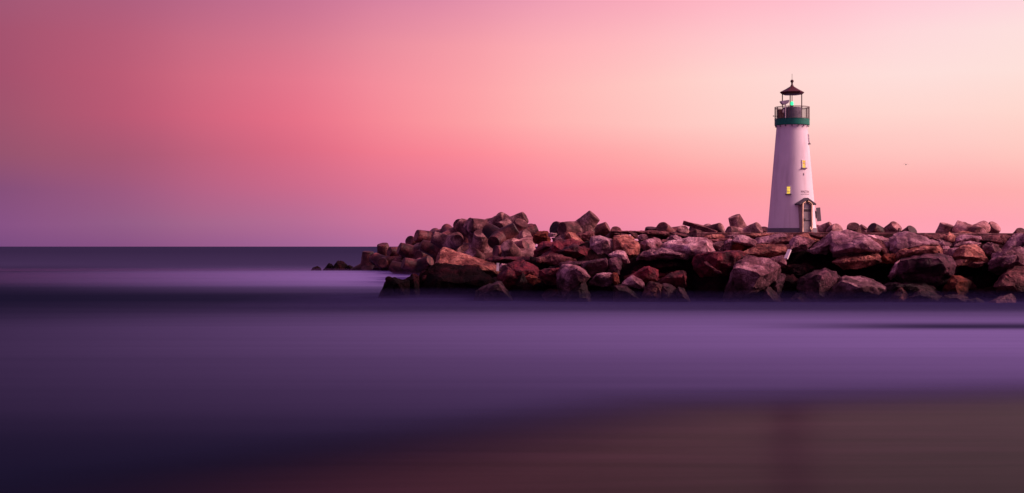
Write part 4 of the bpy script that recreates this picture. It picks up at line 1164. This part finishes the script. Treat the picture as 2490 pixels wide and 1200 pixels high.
# grey cabinet on the right flank
bm = bmesh.new()
a = R(80)
o2 = Vector((math.sin(a), -math.cos(a), 0)); s2 = Vector((math.cos(a), math.sin(a), 0))
Mc = on_tower(80, 523)
bm_box(bm, (-.30, .10, -.54), (.30, .42, .55), Mc)
bm_box(bm, (-.2, -.05, -.3), (.2, .10, .3), Mc)
bmesh.ops.bevel(bm, geom=bm.edges[:], offset=.015, segments=1, affect='EDGES')
cab = hpart('cabinet', bm, boxp)
bm = bmesh.new()
bm_box(bm, (.301, .16, .2), (.315, .24, .40), Mc)
from_bm('vent', bm, ironp, cab, 30)

# lettering painted on the tower
def lettering(txt, az, py, width, height):
    cu = bpy.data.curves.new('lettering', 'FONT')
    cu.body = txt; cu.align_x = 'CENTER'; cu.align_y = 'CENTER'; cu.size = 1.0; cu.extrude = 0.0; cu.resolution_u = 3
    cu.space_character = 1.1
    o = bpy.data.objects.new('lettering', cu)
    COL.objects.link(o)
    dg = bpy.context.evaluated_depsgraph_get()
    me = bpy.data.meshes.new_from_object(o.evaluated_get(dg))
    bpy.data.objects.remove(o)
    xs_ = [v.co.x for v in me.vertices]; ys_ = [v.co.y for v in me.vertices]
    w0, h0 = max(xs_) - min(xs_), max(ys_) - min(ys_)
    mx_, my_ = (max(xs_) + min(xs_)) / 2, (max(ys_) + min(ys_)) / 2
    for v in me.vertices:
        x = (v.co.x - mx_) / w0 * width
        z = hz(py) + (v.co.y - my_) / h0 * height
        r = tr(z) + .014
        an = R(az) + x / r
        v.co = Vector((math.sin(an) * r, -math.cos(an) * r, z))
    me.name = 'lettering'
    return link('lettering', me, letter_paint, house)
lettering('WALTON', 26.5, 468.2, .80, .17)
lettering('LIGHTHOUSE', 26.5, 474.4, .80, .085)


# ------------------------------------------------------------------ loose things on the rocks
def plank(name, p0, p1, D0, D1, w, th, mat, label, cat, seed=1):
    a, b_ = at(*p0, D0), at(*p1, D1)
    d = b_ - a
    q = d.to_track_quat('Z', 'Y').to_matrix().to_4x4()
    bm = bmesh.new()
    Ln = d.length; nseg = 14
    rings = []
    for i in range(nseg + 1):
        z = Ln * i / nseg
        ring = []
        for sx, sy in ((-1, -1), (1, -1), (1, 1), (-1, 1)):
            j = Vector((noise.noise(Vector((z * 2, sx, seed))), noise.noise(Vector((z * 2, sy, seed + 9))), 0)) * min(w, th) * .12
            ring.append(bm.verts.new(Vector((sx * w / 2, sy * th / 2, z)) + j))
        rings.append(ring)
    for r0, r1 in zip(rings, rings[1:]):
        for k in range(4):
            bm.faces.new((r0[k], r0[(k + 1) % 4], r1[(k + 1) % 4], r1[k]))
    bm.faces.new(rings[0][::-1]); bm.faces.new(rings[-1])
    bmesh.ops.bevel(bm, geom=[e for e in bm.edges if len(e.link_faces) == 2 and e.calc_face_angle(0) > 1.0], offset=min(w, th) * .12, segments=2, affect='EDGES')
    o = from_bm(name, bm, mat, smooth=35)
    o.matrix_world = Matrix.Translation(a) @ q
    tag(o, label, cat)
    return o
white_wood = plain('bleached_paint', (0.72, 0.64, 0.66), rough=0.6, var=.1)
plank('timber_beam', (1663, 542), (1742, 567), 125.5, 124.0, .44, .36, M['brown'], 'rusty brown timber beam sticking up to the left from the walkway', 'beam', 3)
plank('plank', (1920, 608), (1911, 630), 104.6, 104.1, .26, .12, white_wood, 'short white plank leaning in the gap between boulders below the lighthouse', 'plank', 5)
plank('post', (1211, 640), (1210, 660), 109, 109, .24, .2, white_wood, 'small pale square post beside the end of the tilted flat-topped slab', 'post', 7)
# a gull far off
bm = bmesh.new()
gp = at(2203, 401, 320)
pts = [(-.62, .05, .10), (-.30, 0, .22), (0, 0, .05), (.30, 0, .20), (.62, .05, .06)]
lf = [bm.verts.new(Vector(p) + Vector((0, -.10, 0))) for p in pts]
lb = [bm.verts.new(Vector(p) + Vector((0, .10, .01))) for p in pts]
for i in range(4):
    bm.faces.new((lf[i], lf[i + 1], lb[i + 1], lb[i]))
ext = bmesh.ops.solidify(bm, geom=bm.faces[:], thickness=.03)
bmesh.ops.create_icosphere(bm, subdivisions=2, radius=.13, matrix=Matrix.Diagonal((.8, 2.4, .8, 1)))
gull = from_bm('gull', bm, plain('gull_feathers', (.10, .09, .09)), smooth=60)
gull.location = gp
tag(gull, 'tiny dark gull flying far off to the right of the lighthouse', 'bird')

# ------------------------------------------------------------------ sea mist: spray of many waves, a thin layer on the water
def mist(lo, hi, col, dens):
    bm = bmesh.new()
    bm_box(bm, lo, hi)
    bm.verts.ensure_lookup_table()
    mx_, my_ = (lo[0] + hi[0]) / 2, (lo[1] + hi[1]) / 2
    for v in bm.verts:          # thins out towards its edges
        if v.co.z > .3:
            v.co.x += 12 if v.co.x < mx_ else -12
            v.co.y += 7 if v.co.y < my_ else -3
    vm = bpy.data.materials.new('sea_mist')
    vm.use_nodes = True
    t = vm.node_tree
    for nn in list(t.nodes): t.nodes.remove(nn)
    pv = t.nodes.new('ShaderNodeVolumePrincipled')
    pv.inputs['Color'].default_value = (*col, 1)
    pv.inputs['Density'].default_value = dens
    ou = t.nodes.new('ShaderNodeOutputMaterial'); t.links.new(pv.outputs[0], ou.inputs['Volume'])
    tag(from_bm('mist', bm, vm), kind='stuff')
mist((-22, 84, -.1), (92, 117, .85), (0.070, 0.055, 0.19), 0.016)     # along the foot of the boulders
mist((-19, 86, -.1), (90, 115, .34), (0.070, 0.055, 0.19), 0.060)
mist((-100, 140, -.1), (14, 199, 1.1), (0.34, 0.18, 0.46), 0.010)     # over the breaking wave at the far end
